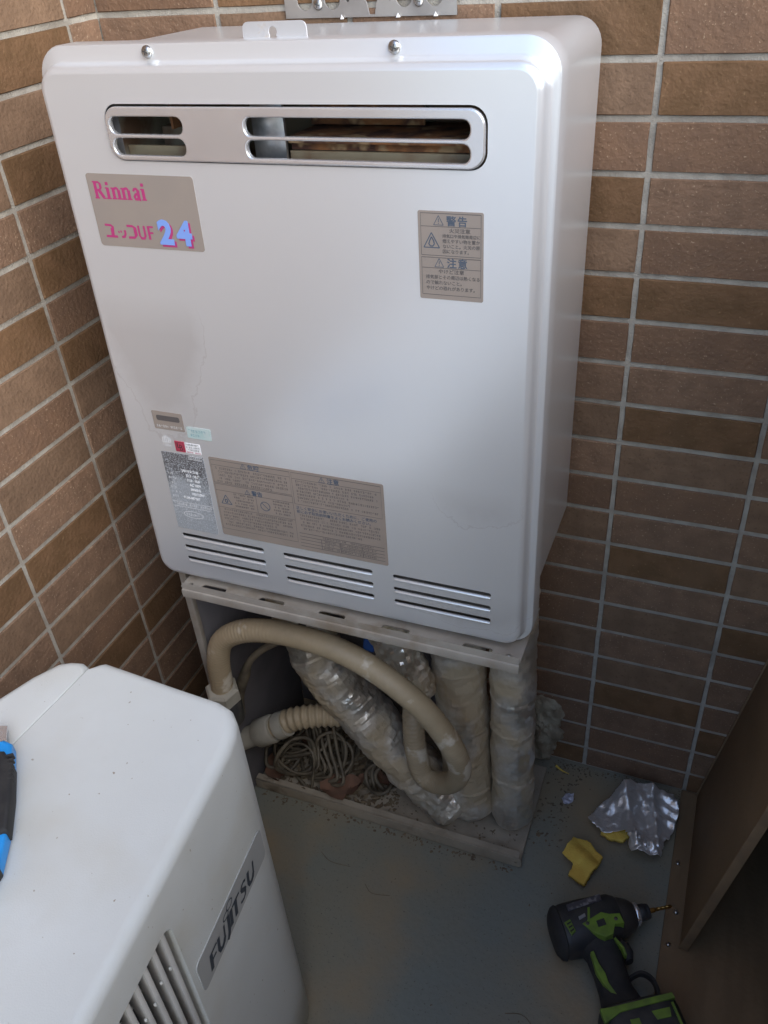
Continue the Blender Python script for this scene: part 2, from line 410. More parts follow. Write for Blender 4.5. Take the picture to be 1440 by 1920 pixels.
# local a runs towards the camera (-Y); a tile's own +X must run along +Y so its face looks to +X
build_wall(lw, [(-b, -a) for a, b in cols], lambda a, z: Vector((XL, a, z)), R(90), lambda a0, a1, z0, z1: z0 < 1.10 and a1 > -0.66, 11)

# ------------------------------------------------------------------ water heater (local: x+0.27, y+0.13, z+0.49)
OX, OY, OZ = 0.27, 0.13, 0.49
H = empty('water_heater', (-0.270, -0.137, 0.503), (-0.0307, 0, 0.0048))
tag(H, 'large silver wall water heater with long exhaust grille, standing on a beige stand', 'water heater')
def hx(x): return x+OX
def hz(z): return z+OZ
FY, PY = -0.245+OY, -0.258+OY
def ring(x0, x1, z0, z1, r, y, n=8): return [(hx(p[0]), y, hz(p[1])) for p in rrect(x0, x1, z0, z1, r, n)]
# body shell (open to the front)
def body_outline(x0, x1, z0, z1, r, y):
    pts = []
    for cx, cz, a, rr in ((x1-r, z1-r, 0, r), (x0+r, z1-r, 90, r), (x0+0.004, z0+0.004, 180, 0.004), (x1-0.004, z0+0.004, 270, 0.004)):
        for i in range(9):
            t = R(a+90*i/8); pts.append((hx(cx+rr*math.cos(t)), y, hz(cz+rr*math.sin(t))))
    return pts
B = (-0.4855, -0.0505, -0.486, 0.0395, 0.024)
me = loft('body', [body_outline(B[0]+0.004, B[1]-0.004, B[2]+0.004, B[3]-0.004, B[4], -0.018+OY), body_outline(*B, -0.021+OY), body_outline(*B, -0.240+OY),
                   body_outline(B[0]+0.002, B[1]-0.002, B[2]+0.002, B[3]-0.002, B[4], -0.240+OY), body_outline(B[0]+0.002, B[1]-0.002, B[2]+0.002, B[3]-0.002, B[4], -0.20+OY)],
          cap=(True, False))
obj('body', me, STEEL_BODY, H)
obj('bottom_tray', box('bottom_tray', (hx(-0.47), -0.225+OY, hz(-0.512)), (hx(-0.066), -0.03+OY, hz(-0.484)), 0.002), BEIGE, H)
# front cover
F_ = (-0.4905, -0.0395, -0.511, 0.0475)
I_ = (-0.4865, -0.0468, -0.5075, 0.0345)
def inset(b, d): return (b[0]+d, b[1]-d, b[2]+d, b[3]-d)
PL = inset(I_, 0.0075)
loops = [ring(*F_, 0.027, -0.222+OY), ring(*F_, 0.027, FY+0.003), ring(*inset(F_, 0.0008), 0.0265, FY+0.0008), ring(*inset(F_, 0.0025), 0.025, FY),
         ring(*inset(I_, -0.0012), 0.022, FY), ring(*inset(I_, 0.0003), 0.021, FY-0.0012), ring(*inset(I_, 0.0016), 0.020, FY-0.0075),
         ring(*inset(I_, 0.0028), 0.019, FY-0.0105), ring(*inset(I_, 0.0048), 0.017, FY-0.0125), ring(*PL, 0.015, PY)]
ring_me = loft('cover', loops, cap=(False, False), angle=75)
VH = (-0.4228, -0.0888, -0.0400, 0.0048)
slots = []
for x0, x1 in ((-0.4425, -0.3375), (-0.3135, -0.2085), (-0.1855, -0.0805)):
    for zc in (-0.4430, -0.4595, -0.4760): slots.append((x0, x1, zc))
holes = [[(hx(a), hz(b)) for a, b in rrect(*VH, 0.013, 6)]] + [[(hx(a), hz(b)) for a, b in rrect(x0, x1, zc-0.0026, zc+0.0026, 0.0025, 4)] for x0, x1, zc in slots]
plate = curve_mesh('plate', [[(hx(a), hz(b)) for a, b in rrect(*PL, 0.015, 8)]]+holes, 0.0012)
plate.transform(Matrix.Translation((0, PY+0.0006, 0)))
bm = bmesh.new(); bm.from_mesh(ring_me); bm.from_mesh(plate)
for x0, x1, zc in slots:      # pressed lip under each slot
    sweep(bm, [(hx(x0+0.001), PY+0.0016, hz(zc-0.0044)), (hx(x0+0.004), PY+0.0010, hz(zc-0.0044)), (hx(x1-0.004), PY+0.0010, hz(zc-0.0044)), (hx(x1-0.001), PY+0.0016, hz(zc-0.0044))], 0.0021, 10)
cover = bm_mesh('front_cover', bm, True, 40)
obj('front_cover', cover, FRONT, H)
# inner panel with the duct opening, and the duct
inner = curve_mesh('inner_panel', [[(hx(a), hz(b)) for a, b in rrect(-0.482, -0.054, -0.484, 0.036, 0.02, 4)], [(hx(a), hz(b)) for a, b in rrect(-0.4235, -0.088, -0.0415, 0.006, 0.004, 3)]], 0.001)
obj('inner_panel', inner, SHADEIN, H, (0, -0.239+OY, 0))
x0, x1, z0, z1, ya, yb = hx(-0.4235), hx(-0.088), hz(-0.0415), hz(0.006), -0.2385+OY, -0.165+OY
obj('exhaust_duct', mesh('exhaust_duct', [(x0, ya, z0), (x1, ya, z0), (x1, ya, z1), (x0, ya, z1), (x0, yb, z0), (x1, yb, z0), (x1, yb, z1), (x0, yb, z1)],
    [(4, 5, 6, 7), (0, 4, 7, 3), (1, 2, 6, 5), (0, 1, 5, 4), (3, 7, 6, 2)]), DUCT, H)
obj('baffle', box('baffle', (hx(-0.262), -0.2375+OY, hz(-0.0275)), (hx(-0.090), -0.17+OY, hz(-0.0225)), 0.0008), RUST, H)
obj('baffle', box('baffle', (hx(-0.262), -0.192+OY, hz(-0.0213)), (hx(-0.16), -0.188+OY, hz(0.0055)), 0.0005), RUST, H)
obj('baffle', box('baffle', (hx(-0.2625), -0.2310+OY, hz(-0.0335)), (hx(-0.0890), -0.2285+OY, hz(-0.0276)), 0.0004), RUST, H)
obj('baffle', box('baffle', (hx(-0.2625), -0.2345+OY, hz(-0.0413)), (hx(-0.0890), -0.2312+OY, hz(-0.0337)), 0.0004), TANM, H)
obj('baffle', box('baffle', (hx(-0.4225), -0.2345+OY, hz(-0.0413)), (hx(-0.3430), -0.2312+OY, hz(-0.0320)), 0.0004), TANM, H)
obj('baffle', box('baffle', (hx(-0.292), -0.240+OY, hz(-0.0405)), (hx(-0.263), -0.236+OY, hz(0.0055)), 0.0005), GALV, H)
obj('baffle', box('baffle', (hx(-0.3805), -0.225+OY, hz(-0.0205)), (hx(-0.378), -0.175+OY, hz(0.0055)), 0.0003), RUST, H)
obj('baffle', box('baffle', (hx(-0.3775), -0.2+OY, hz(-0.0105)), (hx(-0.35), -0.175+OY, hz(-0.008)), 0.0003), RUST, H)
obj('baffle', box('baffle', (hx(-0.405), -0.205+OY, hz(-0.041)), (hx(-0.345), -0.17+OY, hz(-0.022)), 0.0008), DUCT, H)
# exhaust grille: stamped bezel with four openings
gh = []
for a, b in ((-0.4165, -0.3455), (-0.2875, -0.1015)):
    gh += [rrect(a, b, -0.0182, -0.0045, 0.006, 5), rrect(a, b, -0.0348, -0.0212, 0.006, 5)]
bez = curve_mesh('exhaust_grille', [[(hx(p), hz(q)) for p, q in rrect(-0.4212, -0.0902, -0.0388, 0.0030, 0.0125, 8)]]+[[(hx(p), hz(q)) for p, q in g] for g in gh], 0.0052, 0.0013, 3)
shade(bez, True, 50)
obj('exhaust_grille', bez, CHROME, H, (0, PY-0.0002, 0))
def pan_screw(parent, x, y, z, r=0.0048, rot=(0, 0, 0), name='screw'):
    o = obj(name, lathe('screw', [(r, 0.0), (r, -0.0012), (r*0.86, -0.0024), (r*0.5, -0.0032), (0.0004, -0.0034)], 16, 'Y'), SCREW, parent, (x, y, z), rot)
    k = join_meshes('slot', [box('a', (-r*0.5, -0.0036, -r*0.1), (r*0.5, -0.0030, r*0.1)), box('b', (-r*0.1, -0.00365, -r*0.5), (r*0.1, -0.0030, r*0.5))])
    obj('cross_slot', k, DARKMETAL, o, (0, 0, 0), (0, R(20), 0)); return o
pan_screw(H, hx(-0.3764), FY, hz(0.0412)); pan_screw(H, hx(-0.1627), FY, hz(0.0408))
# hanging tab with keyhole behind the top of the cover
tabl = [(hx(a), hz(b)) for a, b in rrect(-0.2960, -0.2400, 0.02, 0.0585, 0.005, 5)]
kx, kz = hx(-0.2695), hz(0.0515)
kh = [(kx+0.0035*math.cos(R(a)), kz+0.0035*math.sin(R(a))) for a in range(-40, 221, 26)] + [(kx-0.0042, kz-0.009), (kx+0.0042, kz-0.009)]
obj('hanging_tab', curve_mesh('hanging_tab', [tabl, kh], 0.0014, 0.0003), TAB, H, (0, -0.228+OY, 0))

# ---- labels on the cover
def label(name, x0, x1, z0, z1, m, r=0.003, y=0.0):
    l = curve_mesh(name, [[(hx(a), hz(b)) for a, b in rrect(x0, x1, z0, z1, r, 4)]], 0.0004)
    return obj(name, l, m, H, (0, PY-0.0002+y, 0))
LY = PY-0.00052
def letters(parent, me, m, name='lettering', dy=0.0):
    o = obj(name, me, m, parent); o.location = (0, LY-parent.location.y+dy, 0); return o
def T(s, x, z, size, bold=0.0, xs=1.0, al='LEFT', sh=0.0): return (s, hx(x), hz(z), size, bold, xs, al, sh)
def frame(x0, x1, z0, z1, w=0.0004): return ([(hx(x0), hz(z0)), (hx(x1), hz(z0)), (hx(x1), hz(z1)), (hx(x0), hz(z1)), (hx(x0), hz(z0))], w)
def line(x0, z0, x1, z1, w=0.0004): return ([(hx(x0), hz(z0)), (hx(x1), hz(z1))], w)
def tri(cx, z0, s, w): return [line(cx-s/2, z0, cx+s/2, z0, w), line(cx-s/2, z0, cx, z0+s*0.9, w), line(cx+s/2, z0, cx, z0+s*0.9, w)]
def warn_tri(cx, z0, s, w=0.0005): return tri(cx, z0, s, w)+[line(cx, z0+s*0.62, cx, z0+s*0.28, w*1.1), line(cx, z0+s*0.2, cx, z0+s*0.1, w*1.1)]
rnd = random.Random(5)
def greek(x0, x1, z, h, w=0.0005):
    """illegible small print: a run of short broken dashes"""
    out = []; x = x0
    while x < x1-h*0.6:
        ww = h*rnd.uniform(0.55, 0.95)
        if rnd.random() < 0.88:
            out.append(line(x, z+h*rnd.uniform(0.55, 0.9), x+ww*0.85, z+h*rnd.uniform(0.55, 0.9), w*0.8))
            if rnd.random() < 0.8: out.append(line(x+ww*0.1, z+h*rnd.uniform(0.1, 0.35), x+ww*0.9, z+h*rnd.uniform(0.1, 0.35), w*0.8))
            if rnd.random() < 0.7: xx = x+ww*rnd.uniform(0.2, 0.7); out.append(line(xx, z, xx, z+h, w*0.8))
        x += ww+h*0.12
    return out
# brand label
lb = label('brand_label', -0.457, -0.3455, -0.1150, -0.0512, LABEL)
st = []
def serif_text(x, z, h):
    S, t = h*0.21, h*0.075
    def P(pts, w): st.append(([(hx(x+a*h), hz(z+b*h)) for a, b in pts], w))
    def stem(a, b0, b1):
        P([(a, b0), (a, b1)], S); P([(a-0.17, b0+0.035), (a+0.17, b0+0.035)], t)
    stem(0.17, 0, 1); P([(0.0, 0.965), (0.42, 0.965)], t)
    P([(0.2, 0.94), (0.42, 0.95), (0.55, 0.86), (0.58, 0.73), (0.54, 0.6), (0.42, 0.51), (0.2, 0.5)], t*1.5); P([(0.54, 0.85), (0.55, 0.6)], S*0.8)
    P([(0.38, 0.5), (0.66, 0.06)], S); P([(0.6, 0.035), (0.82, 0.035)], t)
    def sm_i(a): stem(a, 0, 0.66); P([(a-0.17, 0.63), (a, 0.64)], t); P([(a, 0.79), (a, 0.97)], S*0.95)
    def sm_n(a):
        stem(a, 0, 0.66); P([(a-0.17, 0.63), (a, 0.64)], t); P([(a, 0.52), (a+0.12, 0.63), (a+0.25, 0.65), (a+0.36, 0.55)], t*1.8); stem(a+0.37, 0, 0.55)
    sm_i(1.02); sm_n(1.42); sm_n(2.13)
    a = 2.86
    P([(a-0.02, 0.5), (a+0.06, 0.63), (a+0.2, 0.65), (a+0.31, 0.54)], t*1.8); P([(a+0.3, 0.58), (a+0.3, 0.05), (a+0.42, 0.05)], S)
    P([(a+0.28, 0.36), (a+0.1, 0.33), (a, 0.2), (a+0.05, 0.06), (a+0.18, 0.05), (a+0.3, 0.16)], t*1.9)
    sm_i(3.52)
serif_text(-0.4515, -0.0728, 0.0150)
def katakana(x, z, h):
    def P(pts, w): st.append(([(hx(x+a*h), hz(z+b*h)) for a, b in pts], w*h))
    P([(0.05, 0.93), (0.62, 0.90), (0.74, 0.8), (0.68, 0.1)], 0.16); P([(0.66, 0.7), (0.62, 0.1)], 0.28); P([(0, 0.07), (1.05, 0.07)], 0.17)
    P([(1.2, 0.5), (1.26, 0.36)], 0.12); P([(1.42, 0.55), (1.47, 0.4)], 0.12); P([(1.8, 0.6), (1.8, 0.3), (1.68, 0.1), (1.42, 0.06)], 0.18)
    P([(2.05, 0.93), (2.55, 0.93), (2.78, 0.8), (2.8, 0.25), (2.6, 0.08), (2.05, 0.06)], 0.17); P([(2.76, 0.78), (2.76, 0.22)], 0.28)
    P([(3.1, 1.0), (3.1, 0.25), (3.22, 0.06), (3.48, 0.06), (3.6, 0.25), (3.6, 1.0)], 0.17)
    P([(3.98, 0.0), (3.98, 1.0)], 0.2); P([(3.9, 0.94), (4.42, 0.94)], 0.14); P([(3.98, 0.5), (4.36, 0.5)], 0.14)
letters(lb, ribbons(st), MAGENTA); st = []
katakana(-0.4490, -0.1070, 0.0120)
letters(lb, ribbons(st), MAGENTA)
for ch, xx in (('2', -0.3905), ('4', -0.3710)):
    letters(lb, text_mesh([T(ch, xx+0.0018, -0.1112, 0.0285, 0.0013, 1.02)]), MAGENTA)
    letters(lb, text_mesh([T(ch, xx, -0.1093, 0.0285, 0.0013, 1.02)]), SKYBLUE, dy=-0.0004)
# warning label, upper right
lb = label('warning_label', -0.1445, -0.0912, -0.1405, -0.0700, LABEL, 0.0015)
st = [frame(-0.1422, -0.0932, -0.1045, -0.0718), line(-0.1422, -0.0818, -0.0932, -0.0818), frame(-0.1422, -0.0932, -0.1366, -0.1062), line(-0.1422, -0.1146, -0.0932, -0.1146)]
letters(lb, ribbons(st), INKF)
st = warn_tri(-0.1275, -0.0806, 0.0080)+warn_tri(-0.1275, -0.1137, 0.0076)+tri(-0.1335, -0.0984, 0.0130, 0.0008)
fl_ = [(-0.1335, -0.0900), (-0.1318, -0.0930), (-0.1312, -0.0955), (-0.1325, -0.0972), (-0.1345, -0.0972), (-0.1358, -0.0955), (-0.1350, -0.0930), (-0.1335, -0.0900)]
st += [([(hx(a), hz(b)) for a, b in fl_], 0.0009)]
letters(lb, ribbons(st), INK)
for ch, xx, zz in (('警', -0.1212, -0.0804), ('告', -0.1122, -0.0804), ('注', -0.1212, -0.1134), ('意', -0.1122, -0.1134)): letters(lb, text_mesh([T(ch, xx, zz, 0.0082, 0.00012)]), INK)
letters(lb, text_mesh([T('火災注意', -0.1190, -0.0860, 0.0038, 0, 1.15), T('排気口や排気筒周辺に', -0.1245, -0.0900, 0.0031), T('燃えやすい物を置か', -0.1245, -0.0941, 0.0034), T('ないこと。火災の原', -0.1245, -0.0982, 0.0034), T('因になります。', -0.1245, -0.1022, 0.0034),
    T('やけど注意', -0.1285, -0.1186, 0.0038, 0, 1.15), T('排気部とその周辺は熱くなる', -0.1390, -0.1232, 0.0035), T('ので触れないこと。', -0.1390, -0.1278, 0.0036), T('やけどの恐れがあります。', -0.1390, -0.1324, 0.0036)]), INKF)
# big caution label at the bottom
X0, X1, Z0, Z1 = -0.3860, -0.1895, -0.4305, -0.3310
lb = label('caution_label', X0, X1, Z0, Z1, LABEL2, 0.002)
mx_ = X0+0.094
st = [frame(X0+0.002, mx_, -0.3620, Z1-0.003), line(X0+0.002, -0.3400, mx_, -0.3400), frame(X0+0.002, mx_, -0.4215, -0.3635), line(X0+0.002, -0.3715, mx_, -0.3715), line(X0+0.002, -0.3930, mx_, -0.3930), line(X0+0.05, -0.3715, X0+0.05, -0.3930),
      frame(mx_+0.002, X1-0.003, -0.3720, Z1-0.003), line(mx_+0.002, -0.3410, X1-0.003, -0.3410)]
for k in range(5): st.append(line(mx_+0.003, -0.4085-0.0042*k, X1-0.003, -0.4085-0.0042*k, 0.00052))
for xx in (0.028, 0.05, 0.075): st.append(line(mx_+xx, -0.4127, mx_+xx, -0.4253, 0.00052))
for k in range(5): st += greek(X0+0.006+(0.003 if k in (1, 3) else 0), mx_-0.003-(0.02 if k == 4 else 0), -0.3448-0.0041*k, 0.0027, 0.00052)
for k in range(5): st += greek(X0+0.023, X0+0.047, -0.3750-0.0037*k, 0.0022, 0.00052)+greek(X0+0.070, mx_-0.004, -0.3750-0.0037*k, 0.0022, 0.00052)
for k in range(6): st += greek(X0+0.006, mx_-0.003-(0.02 if k == 3 else 0), -0.3968-0.0040*k, 0.0026, 0.00052)
for k in range(7): st += greek(mx_+0.006, X1-0.006-(0.03 if k in (3, 5) else 0), -0.3452-0.0039*k, 0.0026, 0.00052)
for k in range(5): st += greek(mx_+0.006, X1-0.006-(0.02 if k == 4 else 0), -0.3868-0.0042*k, 0.0026, 0.00052)
for k in range(4): st += greek(mx_+0.03, X1-0.012, -0.4115-0.0042*k, 0.0021, 0.00052)
letters(lb, ribbons(st), INKF)
for a_ in ((X0+0.0405, -0.3394, 0.0066), (X0+0.0405, -0.3710, 0.0062), (mx_+0.036, -0.3404, 0.0066)): letters(lb, ribbons(warn_tri(*a_)), INK)
st = tri(X0+0.0125, -0.3880, 0.0125, 0.0009)
st += [([(hx(X0+0.0125+0.0016*math.cos(a*0.9)), hz(-0.3842+0.0022*math.sin(a*0.9))) for a in range(8)], 0.0011)]
st += [([(hx(X0+0.0600+0.0055*math.cos(a*math.pi/10)), hz(-0.3825+0.0055*math.sin(a*math.pi/10))) for a in range(21)], 0.0008), line(X0+0.0563, -0.3788, X0+0.0637, -0.3862, 0.0008)]
letters(lb, ribbons(st), INK)
for tx, xx, zz, sz, bb in (('危険', X0+0.0455, -0.3394, 0.0070, 0.00008), ('警告', X0+0.0455, -0.3710, 0.0066, 0.00008), ('注意', mx_+0.0415, -0.3404, 0.0070, 0.00008),
    ('正しく安全にお使いいただくために、ご使用の', mx_+0.003, -0.3778, 0.0043, 0), ('前に必ず取扱説明書をよくお読みください。', mx_+0.003, -0.3826, 0.0043, 0)):
    letters(lb, text_mesh([T(tx, xx, zz, sz, bb)]), INK)
# small stickers, flame mark, housing mark and rating plate
lb = label('maker_sticker', -0.4455, -0.4085, -0.3060, -0.2850, LABEL, 0.0015)
letters(lb, curve_mesh('blank_panel', [[(hx(a), hz(b)) for a, b in rrect(-0.4405, -0.4125, -0.2955, -0.2895, 0.0018, 4)]], 0.0002), INKF, 'blank_panel')
letters(lb, ribbons(greek(-0.4420, -0.4110, -0.3035, 0.0028, 0.0004)), WHITE)
lb = label('inspection_sticker', -0.4060, -0.3775, -0.3118, -0.2985, TEAL, 0.001, -0.0002)
letters(lb, ribbons(greek(-0.4040, -0.3830, -0.3045, 0.0034, 0.0005)+greek(-0.4020, -0.3890, -0.3090, 0.003, 0.0005)), mat('teal_ink', (0.12, 0.30, 0.34)), dy=-0.0003)
st = []
for k in (-2, -1, 0, 1, 2):
    cx = -0.4345+0.0019*k; hgt = 0.0092-0.0012*abs(k)
    st.append(([(hx(cx-0.0005), hz(-0.3225)), (hx(cx+0.0006*k), hz(-0.3225+hgt*0.5)), (hx(cx), hz(-0.3225+hgt)), ], 0.0009))
st += greek(-0.4400, -0.4290, -0.3262, 0.0018, 0.0004)
fm = obj('flame_mark', ribbons(st), WHITE, H, (0, PY-0.00025, 0))
lb = label('housing_mark', -0.4250, -0.4130, -0.3308, -0.3182, REDST, 0.0008)
letters(lb, ribbons([frame(-0.4234, -0.4146, -0.3294, -0.3196, 0.0004), line(-0.4216, -0.3206, -0.4216, -0.3262, 0.0011), line(-0.4216, -0.3258, -0.4194, -0.3258, 0.0009)]+
    [([(hx(a), hz(b)) for a, b in [(-0.4190, -0.3222), (-0.4190, -0.3288), (-0.4168, -0.3284), (-0.4160, -0.3270), (-0.4168, -0.3256), (-0.4188, -0.3254), (-0.4170, -0.3250), (-0.4164, -0.3238), (-0.4172, -0.3226), (-0.4190, -0.3222)]], 0.0009)]), INKD)
lb = label('housing_note', -0.4122, -0.3940, -0.3312, -0.3188, WHITE, 0.0004)
letters(lb, ribbons(greek(-0.4112, -0.3960, -0.3214, 0.0020, 0.0004)+greek(-0.4112, -0.3948, -0.3246, 0.0020, 0.0004)+greek(-0.4112, -0.3950, -0.3276, 0.0020, 0.0004)), INKD)
letters(lb, ribbons(greek(-0.4112, -0.3946, -0.3306, 0.0020, 0.0005)), REDST)
lb = label('rating_plate', -0.4450, -0.3930, -0.4330, -0.3338, FOILPLATE, 0.0005)
st = [frame(-0.4110, -0.3945, -0.3385, -0.3345, 0.0005)]+greek(-0.4095, -0.3955, -0.3379, 0.0026, 0.0005)
for k in range(7): st += greek(-0.4425, -0.4350+0.002*(k % 3), -0.3560-0.0058*k, 0.0028, 0.0005)
st += [line(-0.4445, -0.3965, -0.3932, -0.3965, 0.0005), line(-0.4445, -0.4028, -0.3932, -0.4028, 0.0005)]+greek(-0.4425, -0.3945, -0.4010, 0.0030, 0.0006)
st += [([(hx(-0.4205+0.0125*math.cos(a*math.pi/12)), hz(-0.4120+0.0042*math.sin(a*math.pi/12))) for a in range(25)], 0.0006)]+greek(-0.4300, -0.4110, -0.4135, 0.0030, 0.0005)
letters(lb, join_meshes('l', [ribbons(st), text_mesh([T(s_, x_, -0.3560-0.0058*k, 0.0044, 0.0001, 0.85) for k, (s_, x_) in enumerate((('JA010 61210J', -0.4235), ('52.3   18.7', -0.4195), ('11.0   10.0', -0.4195), ('AC 100V', -0.4170), ('50/60Hz', -0.4170), ('103/210W', -0.4170), ('91.04-087267', -0.4285)))])]), WHITE)

# ------------------------------------------------------------------ mounting plate on the wall above
mp = empty('mounting_plate', (-0.278, -0.0045, 1.060))
tag(mp, 'perforated steel mounting plate screwed to the tiles above the heater', 'bracket')
L_ = [[(-0.090, -0.027), (0.090, -0.0285), (0.090, 0.028), (-0.090, 0.028)]]
for cx, r in ((-0.0675, 0.0082), (-0.0375, 0.0082), (0.0375, 0.0082), (0.0680, 0.0082)):
    L_.append([(cx+r*math.cos(a*math.pi/8), -0.012+r*1.05*math.sin(a*math.pi/8)) for a in range(16)])
L_.append([(0.004+0.0068*math.cos(R(a)), -0.011+0.0068*math.sin(R(a))) for a in range(-45, 226, 30)]+[(0.0012, -0.0255), (0.0068, -0.0255)][::1])
for cx in (-0.021, 0.0225): L_.append([(cx+0.0016*math.cos(a*math.pi/5), -0.013+0.0016*math.sin(a*math.pi/5)) for a in range(10)])
obj('plate', curve_mesh('plate', L_, 0.0016, 0.0002), mat('plate_steel', (0.47, 0.45, 0.42), (0.38, 0.36, 0.34), 25, rough=0.42, metal=0.75), mp)
for cx in (-0.0525, 0.0525): pan_screw(mp, cx, -0.0012, -0.0155, 0.0052)
for cx, w in ((-0.0275, 0.0014), (0.0315, 0.0018), (0.0695, 0.0018)):
    obj('hook_tooth', mesh('hook_tooth', [(cx-w, -0.0008, -0.0285), (cx+w, -0.0008, -0.0285), (cx, -0.003, -0.0245), (cx-w, -0.004, -0.0285), (cx+w, -0.004, -0.0285)], [(0, 1, 2), (3, 2, 4), (0, 2, 3), (1, 4, 2), (0, 3, 4, 1)]), WHITE, mp)

# ------------------------------------------------------------------ stand
S = empty('heater_stand', (-0.262, -0.14, 0.0))
tag(S, 'dusty beige steel stand with slotted top rail carrying the water heater', 'stand')
def sp(name, me, m): o = obj(name, me, m, S); o.location = -S.location; return o
# top rail: plate with oblong holes + rounded front lip
RX0, RX1 = -0.453, -0.045
oh = [rrect(x, x+0.032, -0.2755, -0.2655, 0.0035, 4) for x in (-0.428, -0.352, -0.276, -0.200, -0.108)]
oh += [rrect(-0.4455, -0.4400, -0.2742, -0.2682, 0.0022, 4)]
pl = curve_mesh('rail', [[(RX0, -0.19), (RX0, -0.2765), (RX0+0.004, -0.2795), (RX1-0.002, -0.2795), (RX1, -0.2775), (RX1, -0.19)]]+oh, 0.0018)
pl.transform(Matrix.Rotation(R(-90), 4, 'X')); pl.transform(Matrix.Translation((0, 0, 0.4830)))
bm = bmesh.new(); bm.from_mesh(pl)
prof = [(y-0.027, z+0.0105) for y, z in [(-0.2525, 0.4733), (-0.2545, 0.4722), (-0.2553, 0.470), (-0.2553, 0.4625), (-0.2535, 0.4625), (-0.2535, 0.469), (-0.2520, 0.4815)]]
a = [bm.verts.new((RX0+0.004, y, z)) for y, z in prof]; b = [bm.verts.new((RX1, y, z)) for y, z in prof]
for k in range(len(prof)): bm.faces.new((a[k], a[(k+1) % len(prof)], b[(k+1) % len(prof)], b[k]))
bm.faces.new(a[::-1]); bm.faces.new(b)
sp('top_rail', bm_mesh('top_rail', bm, angle=35), BEIGE)
for x in (-0.058,):
    sp('rail_screw', lathe('rail_screw', [(0.003, 0), (0.003, 0.001), (0.0015, 0.002), (0.0003, 0.0022)], 10), SCREW).location = Vector((x, -0.272, 0.4839))-S.location
sp('side_panel', box('side_panel', (-0.4785, -0.232, 0.004), (-0.4755, -0.03, 0.4815), 0.0008), SIDEP)
sp('side_flange', box('side_flange', (-0.4845, -0.2405, 0.003), (-0.4745, -0.2325, 0.4815), 0.0012), BEIGE)
sp('back_panel', box('back_panel', (-0.475, -0.030, 0.02), (-0.20, -0.028, 0.4815), 0.0005), SIDEP)  # dark sheet added to stand in for the shade behind the pipes
# base pan and front floor rail
sp('base_pan', box('base_pan', (-0.474, -0.2005, 0.0025), (-0.052, -0.03, 0.0075), 0.0012), BASEDIRT)
bm = bmesh.new()
fr = curve_mesh('floor_rail', [[(-0.474, 0.002), (-0.0525, 0.002), (-0.0495, 0.006), (-0.0495, 0.018), (-0.0525, 0.0215), (-0.474, 0.0215)], [(-0.0575+0.0022*math.cos(t*math.pi/5), 0.0120+0.0022*math.sin(t*math.pi/5)) for t in range(10)]], 0.0022, 0.0004)
fr.transform(Matrix.Translation((0, -0.205, 0))); bm.from_mesh(fr); add_box(bm, (-0.474, -0.2036, 0.0192), (-0.0535, -0.194, 0.0214))
sp('floor_rail', bm_mesh('floor_rail', bm), BASEDIRT)

# ------------------------------------------------------------------ insulated pipes
def foil_pipe(name, pts, r, label_, seams, seed, amp=0.0035, wrinkle=0.18):
    path = resample(catmull(pts, 12), 0.003); tot = len(path)*0.003
    def rad(i, s, a):
        p = Vector((math.cos(a)*1.1, math.sin(a)*1.1, s*24+seed*7.3))
        v = noise.noise(p*1.3)*amp+abs(noise.noise(p*2.2))*amp*0.6-abs(noise.noise(p*4.1+Vector((seed, 3, 0))))*amp*0.9
        q = Vector((math.cos(a)*1.6+seed, math.sin(a)*1.6, s*150+a*1.3)); v -= abs(noise.noise(q))*amp*wrinkle
        for sm in seams:
            d = s-sm*tot+0.004*math.sin(a+seed)
            if abs(d) < 0.012: v += 0.0010*(1 if d > 0 else -0.3)*(1-abs(d)/0.012)
        e = min(s, tot-s)
        if e < 0.012: v -= (0.012-e)*0.55
        return r+v
    me = tube(name, path, rad, 40, True, 16)
    o = obj(name, me, FOIL); tag(o, label_, 'pipe', 'foil wrapped pipes under the heater'); return o
foil_pipe('insulated_pipe', [(-0.0875, -0.135, 0.468), (-0.0860, -0.135, 0.33), (-0.083, -0.135, 0.17), (-0.080, -0.137, 0.014)], 0.0295, 'straight upright foil wrapped pipe at the right end of the stand', (0.42, 0.55, 0.77), 1, 0.0022)
foil_pipe('insulated_pipe', [(-0.166, -0.130, 0.468), (-0.160, -0.132, 0.33), (-0.154, -0.134, 0.20), (-0.146, -0.138, 0.08), (-0.142, -0.139, 0.016)], 0.0355, 'upright foil wrapped pipe behind the hose loop, second from the right', (0.35, 0.6, 0.86), 2, 0.0026)
foil_pipe('insulated_pipe', [(-0.398, -0.14, 0.43), (-0.376, -0.146, 0.335), (-0.352, -0.150, 0.262), (-0.310, -0.150, 0.195), (-0.252, -0.150, 0.118), (-0.185, -0.152, 0.048), (-0.160, -0.152, 0.026)], 0.0385, 'slanting foil wrapped pipe running down behind the hose', (0.3, 0.52, 0.8), 3, 0.0042, 0.12)
foil_pipe('insulated_pipe', [(-0.245, -0.164, 0.455), (-0.234, -0.168, 0.377), (-0.226, -0.168, 0.33), (-0.214, -0.166, 0.292), (-0.204, -0.163, 0.268)], 0.0285, 'short foil wrapped pipe stub with a crumpled end under the rail', (0.55, 0.8), 4, 0.0065)

